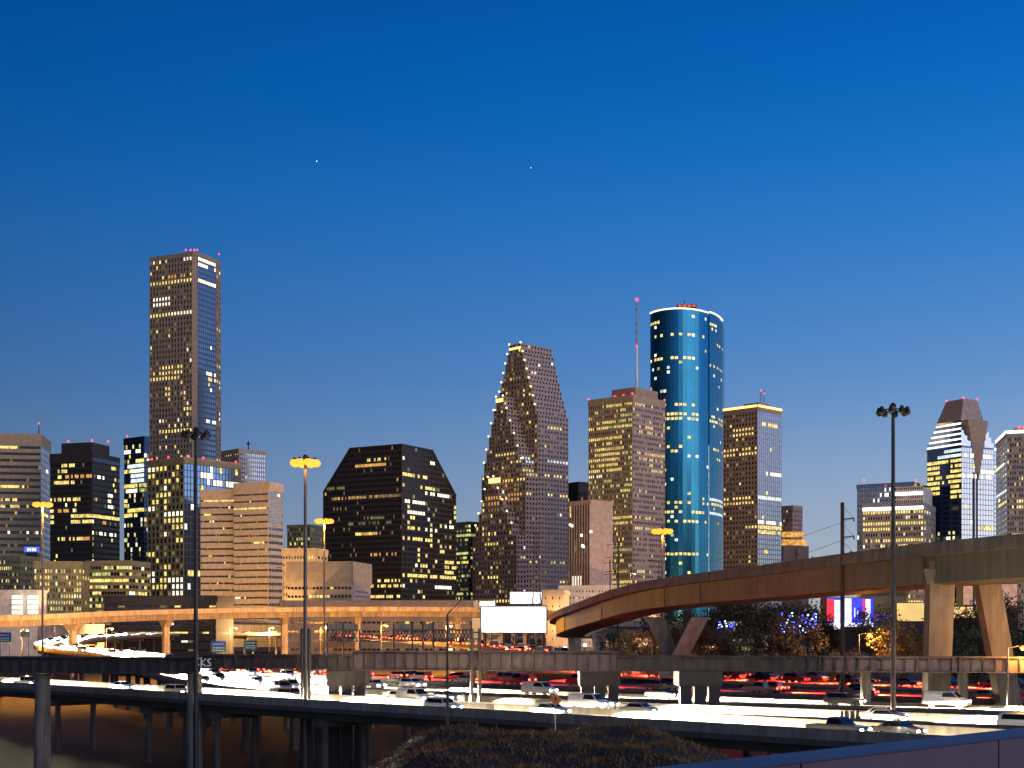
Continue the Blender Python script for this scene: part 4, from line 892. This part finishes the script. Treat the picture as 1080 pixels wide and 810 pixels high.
# ------------------------------------------------------------------ billboards
def billboard(px0, px1, y0, y1, D, label, m, legs, zb):
    t = empty('billboard', P((px0+px1)/2, y1, D), label, 'billboard'); a = P(px0,y1,D); c = P(px1,y0,D)
    b = MB(); b.obox(a+Vector((-.3,.15,-.3)), (c.x-a.x+.6,0,0), (0,.9,0), (0,0,c.z-a.z+.6)); b.build('frame','galvanised',t)
    b = MB(); b.obox(a, (c.x-a.x,0,0), (0,.1,0), (0,0,c.z-a.z)); b.build('lit_face',m,t); b = MB(); b.obox(a+Vector((-.4,-1.0,-.75)), (c.x-a.x+.8,0,0), (0,.9,0), (0,0,.1)); b.tube(a+Vector((-.4,-1.0,.25)), Vector((c.x+.4,a.y-1.0,a.z+.25)), .04, .04, 4); b.build('catwalk','galvanised',t)
    for x in legs: q = P(x,y1,D+.7); b = MB(); b.tube((q.x,q.y,zb), q, .28, .28, 8); b.build('post','galvanised',t)
glow('billboard_white', (1,.94,.82), 2.0, .45, .25, True); glow('billboard_violet', (.86,.84,1), 2.4, .1, .2, True); glow('billboard_warm', (1,.9,.75), 2.6, .1, .2, True)
billboard(507.5, 576, 640, 667, 360, 'large glowing white billboard in front of the gabled tower', 'billboard_white', (512, 531, 556, 573), 8)
billboard(538, 571, 624.5, 636.5, 470, 'small violet white lit sign panel above the large billboard', 'billboard_violet', (543, 566), 8)
billboard(506, 522, 634.5, 641, 450, 'smallest warm white lit sign panel at the upper left of the large billboard', 'billboard_warm', (510, 518), 8)

# ------------------------------------------------------------------ pylon, poles, wires
py_ = empty('lattice_pylon', P(567,680,400), 'lattice steel power pylon with three crossarms behind the billboard', 'pylon')
b = MB(); D = 400; top = P(566,562,D); zb = 6
for sx in (-1,1):
    for sy in (-1,1):
        b.tube((top.x+sx*3.4, D+sy*3.4, zb), (top.x+sx*1.0, D+sy*1.0, zof(628,D)), .2, .16, 5); b.tube((top.x+sx*1.0, D+sy*1.0, zof(628,D)), (top.x+sx*.5, D+sy*.5, top.z), .16, .12, 5)
n = 16; zs = [zb + (top.z-zb)*k/n for k in range(n+1)]
def hw(z): zz = zof(628,D); return 3.4-(2.4)*(z-zb)/(zz-zb) if z < zz else 1.0-.5*(z-zz)/(top.z-zz)
for k in range(n):
    for sy in (-1,1):
        for s in (-1,1): b.tube((top.x+s*hw(zs[k]), D+sy*hw(zs[k]), zs[k]), (top.x-s*hw(zs[k+1]), D+sy*hw(zs[k+1]), zs[k+1]), .09, .09, 4)
b.build('tower_frame','galvanised',py_)
for y in (579, 593, 610):
    b = MB(); q = P(566,y,D)
    for s in (-1,1):
        for dy in (-.6,.6): b.tube(q+Vector((0,dy,.8)), q+Vector((s*5.2,0,0)), .12, .1, 4); b.tube(q+Vector((0,dy,-.5)), q+Vector((s*5.2,0,0)), .1, .1, 4)
    b.build('crossarm','galvanised',py_)
def utility_pole(px, ytop, D, arms, label, m='timber', r=.28):
    q = P(px,ytop,D); t = empty('utility_pole', (q.x, D, gh(q.x,D)), label, 'utility pole'); b = MB(); b.tube((q.x,D,gh(q.x,D)-.3), q, r*1.2, r, 8); b.build('pole',m,t)
    for y, a0, a1 in arms:
        b = MB(); z = zof(y,D); b.tube((q.x+a0,D-.2,z), (q.x+a1,D-.2,z+.15*abs(a1)), .1, .07, 5)
        b.tube((q.x+a1,D-.2,z+.15*abs(a1)), (q.x,D-.2,z+1.9), .03, .03, 4); b.build('crossarm','steel_dark',t)
        b = MB(); b.tube((q.x+a1,D-.2,z+.15*abs(a1)-.5), (q.x+a1,D-.2,z+.15*abs(a1)), .12, .08, 6); b.build('insulator','steel_dark',t)
utility_pole(888.5, 530, 205, ((548,0,1.6),(567,0,1.6),(585,0,1.6)), 'bare timber utility pole with three short brackets, against the open sky')
utility_pole(652, 571, 420, ((575,-3.4,2.6),(588,-3.6,2.8),(603,-3.8,2.8)), 'steel utility pole with wide arms before the tan yellow lit tower', 'steel_dark')
utility_pole(643.5, 590, 560, ((594,-2.5,2.5),(606,-2.5,2.5)), 'slim utility pole with two arms, left of the steel one', 'steel_dark', .22)
def wire(a, c, sag, label):
    b = MB(); n = 18; pts = [a.lerp(c, k/n) - Vector((0,0,sag*4*(k/n)*(1-k/n))) for k in range(n+1)]
    for p, q in zip(pts, pts[1:]): b.tube(p, q, .035, .035, 4)
    tag(b.build('power_line','steel_dark'), label, 'wire', 'power lines on the right')
for y, nm in ((548,'upper'),(567,'middle'),(585,'lower')):
    wire(P(888.5,y,205)+Vector((1.6,-.2,.2)), P(640,y+42,560), 5, f'{nm} power line running from the timber pole towards the left')

# ------------------------------------------------------------------ signs
def hsign(px, y0, y1, w, D, m, label, two=True):
    c = P(px,(y0+y1)/2,D); h = (y1-y0)/F*D; ww = w/F*D; t = empty('highway_sign', (c.x,c.y,c.z-h/2), label, 'road sign')
    b = MB(); b.box(c, ww, .12, h); bo = b.build('sign_board', m[0] if isinstance(m, tuple) else m, t)
    if isinstance(m, tuple): b = MB(); b.box(c+Vector((0,-.09,-h*.25)), ww*.97, .06, h*.45); b.build('lower_panel', m[1], t)
    for k, f in enumerate((.22,-.1,-.32)):
        b = MB(); x = -.36
        while x < .34: l = R.uniform(.05,.13); b.box(c+Vector(((x+l/2)*ww,-.14,f*h)), l*ww*.8, .03, h*.11); x += l+.03
        b.build('lettering','white_paint',t)
    for s in (-.35,.35): b = MB(); b.tube((c.x+s*ww,c.y+.15,c.z-h/2-9), (c.x+s*ww,c.y+.15,c.z+h*.5), .1, .1, 6); b.build('post','galvanised',t)
hsign(230.5, 676, 688, 15.5, 300, ('sign_blue','sign_green'), 'blue and green highway sign just right of the unlit left mast')
hsign(264, 675.5, 685, 14, 315, 'sign_green', 'green highway sign further right beside the ramp, no blue panel')
hsign(5, 667, 677, 14, 380, ('sign_blue','sign_green'), 'blue and green highway sign at the left edge by the loop ramp')
hsign(26.5, 666, 672, 9.5, 400, 'sign_green', 'small green highway sign on a post near the left edge')
sg = empty('warning_sign', P(586,772,112), 'orange diamond warning sign on a thin post on the dry bank', 'road sign')
b = MB(); c = P(586,738,112); r_ = .52; b.poly([c+Vector((0,0,r_)), c+Vector((r_,0,0)), c+Vector((0,0,-r_)), c+Vector((-r_,0,0))]); b.poly([c+Vector((0,.04,r_)), c+Vector((-r_,.04,0)), c+Vector((0,.04,-r_)), c+Vector((r_,.04,0))])
for i in range(4):
    o = [Vector((0,0,r_)), Vector((r_,0,0)), Vector((0,0,-r_)), Vector((-r_,0,0))]; b.quad(c+o[i], c+o[(i+1)%4], c+o[(i+1)%4]+Vector((0,.04,0)), c+o[i]+Vector((0,.04,0)))
b.build('sign_board','sign_orange',sg); b = MB(); b.tube(P(586,775,112)+Vector((0,.1,-.8)), P(586,731,112)+Vector((0,.1,0)), .045, .045, 6); b.build('post','galvanised',sg)
b = MB()
for a, e in (((0,-.2),(0,.2)),((0,.2),(-.13,.05)),((0,.2),(.13,.05))): b.tube(c+Vector((a[0],-.02,a[1])), c+Vector((e[0],-.02,e[1])), .035, .035, 4)
b.build('arrow_mark','steel_dark',sg)
# traffic barrels
for k in range(7):
    q = G(887+6.0*k, 759.0); q += Vector((0,0,0)); t = empty('traffic_barrel', q, 'dark traffic barrel in the row on the nearer lanes at the right', 'traffic barrel', 'row of dark barrels on the road')
    b = MB(); b.tube(q, q+Vector((0,0,.95)), .30, .24, 10); b.tube(q+Vector((0,0,-.0)), q+Vector((0,0,.1)), .38, .38, 10); b.build('drum','steel_dark',t)

# ------------------------------------------------------------------ right side: lit screen, panels
def panelbox(name, label, cat, px0, px1, y0, y1, D, m, parts=()):
    a = P(px0,y1,D); c = P(px1,y0,D); t = empty(name, (a.lerp(c,.5).x, D, a.z), label, cat); b = MB(); b.obox(a+Vector((-.2,.1,-9)), (c.x-a.x+.4,0,0), (0,9,0), (0,0,c.z-a.z+9.3)); b.build('wall','dark_brown',t)
    b = MB(); b.obox(a, (c.x-a.x,0,0), (0,.08,0), (0,0,c.z-a.z)); b.build('lit_panel',m,t)
    for x0, x1, ya, yb, mm in parts:
        p, q = P(x0,yb,D-.1), P(x1,ya,D-.1); b = MB(); b.obox(p, (q.x-p.x,0,0), (0,.06,0), (0,0,q.z-p.z)); b.build('colour_bar',mm,t)
glow('led_blue', (.02,.03,1), 1.4, .3, .5); glow('led_red', (1,.01,.03), 1.0, .15, .5); glow('led_white', (.8,.8,1), 1.5, .4, .8); glow('led_violet', (.25,.05,.55), .5, .3, .5); glow('panel_yellow', (1,.66,.20), .95, .12, .15); glow('panel_pink', (1,.5,.30), .5, .3, .3)
panelbox('lit_screen', 'big screen of red, white and blue light under the flyover', 'screen', 872, 921, 631, 660, 480, 'led_blue', ((872,880,632,655,'led_red'),(880,886,633,664,'led_white'),(891,898,631,660,'led_white'),(910,912.5,631,655,'led_red'),(913,918,632,657,'led_white'),(901,902,641,651,'led_white'),(904,905,643,651,'led_white'),(875,921,657,661,'led_white')))
panelbox('lit_panel_building', 'low building with a plain glowing yellow front under the flyover', 'building', 946, 979, 636, 655, 470, 'panel_yellow', ((922,940,648,655,'led_violet'),))
panelbox('lit_panel_building', 'narrow low building with a glowing yellow strip between the flyover legs', 'building', 1003, 1031, 640, 652, 440, 'panel_yellow')
panelbox('lit_panel_building', 'slim pink lit glass block between the flyover legs', 'building', 1016, 1026, 618, 638, 620, 'panel_pink')
panelbox('lit_panel_building', 'pink lit glass block right of the slanting flyover leg', 'building', 1056, 1073, 616, 643, 620, 'panel_pink')

# ------------------------------------------------------------------ trees
def tree_meshes(seed, h, w, m):
    r = random.Random(seed); tr = MB(); cr = MB(); tr.tube((0,0,-.4), (0,0,h*.42), h*.03, h*.02, 8); cl = []
    for k in range(9):
        a = r.uniform(0,6.28); z = h*r.uniform(.25,.5); e = Vector((math.cos(a)*w*r.uniform(.3,.8), math.sin(a)*w*r.uniform(.3,.8), h*r.uniform(.45,.85)))
        tr.tube((0,0,z*.8), e, h*.012, h*.004, 5); cl.append((e, w*r.uniform(.28,.5)))
    for k in range(8): a = r.uniform(0,6.28); cl.append((Vector((math.cos(a)*w*r.uniform(0,.75), math.sin(a)*w*r.uniform(0,.75), h*r.uniform(.4,.92))), w*r.uniform(.25,.45)))
    for c, q in cl:
        for _ in range(170):
            d = Vector((r.gauss(0,1), r.gauss(0,1), r.gauss(0,.8))); d.normalize(); p = c + d*q*(r.random()**.45); s = r.uniform(.16,.36)
            x = Vector((r.gauss(0,1), r.gauss(0,1), r.gauss(0,1))).normalized(); y = x.orthogonal().normalized(); cr.quad(p-x*s, p-y*s*.6, p+x*s, p+y*s*.6)
    return tr, cr
tp = []
for k in range(4):
    tr, cr = tree_meshes(k+1, 13+k*.9, 6.0, 0); lm = 'leaf_brown' if k % 2 else 'leaf_dark'
    o = bpy.data.objects.new('tree', None); COL.objects.link(o); tr.build('trunk','bark',o); cr.build('crown',lm,o); tp.append([o, False])
spots = [(650,330,.8,'beside the far flyover piers'),(676,345,.75,'left of the V shaped pier'),(700,330,.8,'inside the V shaped pier'),(726,305,.85,'touching the right arm of the V shaped pier'),(752,290,.9,'first right of the V shaped pier'),(782,275,.95,'second right of the V shaped pier, brown crowned'),(812,290,1.1,'behind the blue string lights'),(840,270,1.0,'left of the lit screen, low and wide'),(866,300,.95,'under the red edge of the lit screen'),(893,262,.8,'in front of the lit screen below the orange lamp'),(925,285,1.05,'right of the orange lamp, dark crowned'),(952,262,1.0,'below the yellow panel'),(978,275,.9,'hugging the upright flyover leg'),(1008,285,1.15,'left one between the flyover legs'),(1030,262,1.0,'right one between the flyover legs'),(1060,270,1.2,'behind the slanting flyover leg'),(1092,255,1.15,'cut by the right edge'),(738,400,1.25,'far back, left of the bluish floodlight'),(768,395,1.3,'far back, right of the bluish floodlight'),(797,400,1.35,'far back before the golden topped tower'),(826,395,1.3,'far back before the amber banded tower'),(852,400,1.35,'far back left of the big screen'),(690,420,1.2,'far back left of the V shaped pier'),(1045,400,1.3,'far back between the slanting leg and the pink block')]
for i, (px, D, sc, where) in enumerate(spots):
    e = tp[i % 4]; o = e[0] if not e[1] else copy_tree(e[0]); e[1] = True
    q = XY(px, D); q.z = gh(q.x, D)-.2; o.location = q; o.scale = (sc,)*3; o.rotation_euler.z = i*1.3
    tag(o, f'dark leafy tree {where}', 'tree', 'trees under the flyover')
glow('string_blue', (.05,.08,1), 3.5); glow('string_white', (.8,.95,1), 4.0)
def string_lights(px0, px1, y0, y1, D, n, label, white=.25):
    t = empty('string_lights', P((px0+px1)/2, y1, D), label, 'string lights'); bl, wh = MB(), MB(); r = random.Random(px0)
    for k in range(n):
        q = P(r.uniform(px0,px1), r.uniform(y0,y1), D + r.uniform(-2,2)); (wh if r.random() < white else bl).ball(q, r.uniform(.08,.2), 6)
    tag(bl.build('blue_bulbs','string_blue',t), kind='stuff'); tag(wh.build('white_bulbs','string_white',t), kind='stuff')
string_lights(757, 776, 655, 663, 286, 26, 'blue string lights on the trees just right of the V shaped pier'); string_lights(822, 862, 646, 668, 284, 90, 'cluster of blue and white string lights on the trees left of the lit screen')
for px, y, D, s, lab in ((747,654,420,1.5,'bright bluish white floodlight under the flyover by the V shaped pier'), (617,680.5,330,.9,'white floodlight under the far end of the flyover'),(596,683,330,.7,'smaller warm floodlight left of the white one under the flyover')):
    t = empty('floodlight', P(px,y,D), lab, 'floodlight'); b = MB(); b.box(P(px,y,D)+Vector((0,.3,0)), s*1.3, .4, s*1.1); b.build('housing','steel_dark',t); b = MB(); b.box(P(px,y,D), s, .2, s*.8); b.build('lens','strip_white',t); b = MB(); b.tube(P(px,y,D)+Vector((0,.4,-10)), P(px,y,D)+Vector((0,.4,0)), .1, .1, 6); b.build('pole','steel_dark',t)
box_tower('low_building', 'dark green lit low block behind the trees under the flyover', 764, 806, 812, 650, 420, dict(nc=14, wf=.6, hf=.5, dep=.2, fh=2.6, lit=dict(p=.5, keys='ygd')), None, 'olive_stone', par=.8, cat='building', th=12)

# ------------------------------------------------------------------ deck edge wall at the camera's side
A, B = P(706, 812, 6.1), P(1100, 766, 8.6); dv = (B-A); dv.z = 0; l = dv.length; dv.normalize(); A = A - dv*3.0; l += 30; n = Vector((dv.y,-dv.x,0)); z = (P(720,810,6.1).z+P(1080,768,8.5).z)/2
wl_ = empty('parapet_wall', (A.x, A.y, z-1.1), 'smooth violet grey concrete parapet with a blue top edge, in the lower right corner', 'parapet')
b = MB(); k = 0.0
while k < l: b.obox(Vector((A.x,A.y,z-1.1))+dv*k, dv*1.985, -n*.3, Vector((0,0,1.05))); k += 2.0
b.build('wall','barrier_paint',wl_)
b = MB(); b.obox(Vector((A.x,A.y,z-.048))-n*.003, dv*l, -n*.294, Vector((0,0,.012))); b.build('coping','barrier_blue',wl_)
b = MB(); b.obox(Vector((A.x,A.y,z-1.5))+n*9, dv*l, -n*9.5, Vector((0,0,.4))); tag(b.build('path','concrete_dark'), kind='structure')

# two early stars
glow('starlight', (.9,.95,1), 2.5)
for px, y, w in ((334,170,'brighter lone star high above the dark trapezoid tower'),(560,177,'fainter lone star high above the stepped gable tower')):
    b = MB(); c = P(px, y, 9000); b.ball(c, 3.2 if px == 334 else 2.6, 8); tag(b.build('star','starlight'), w, 'star')
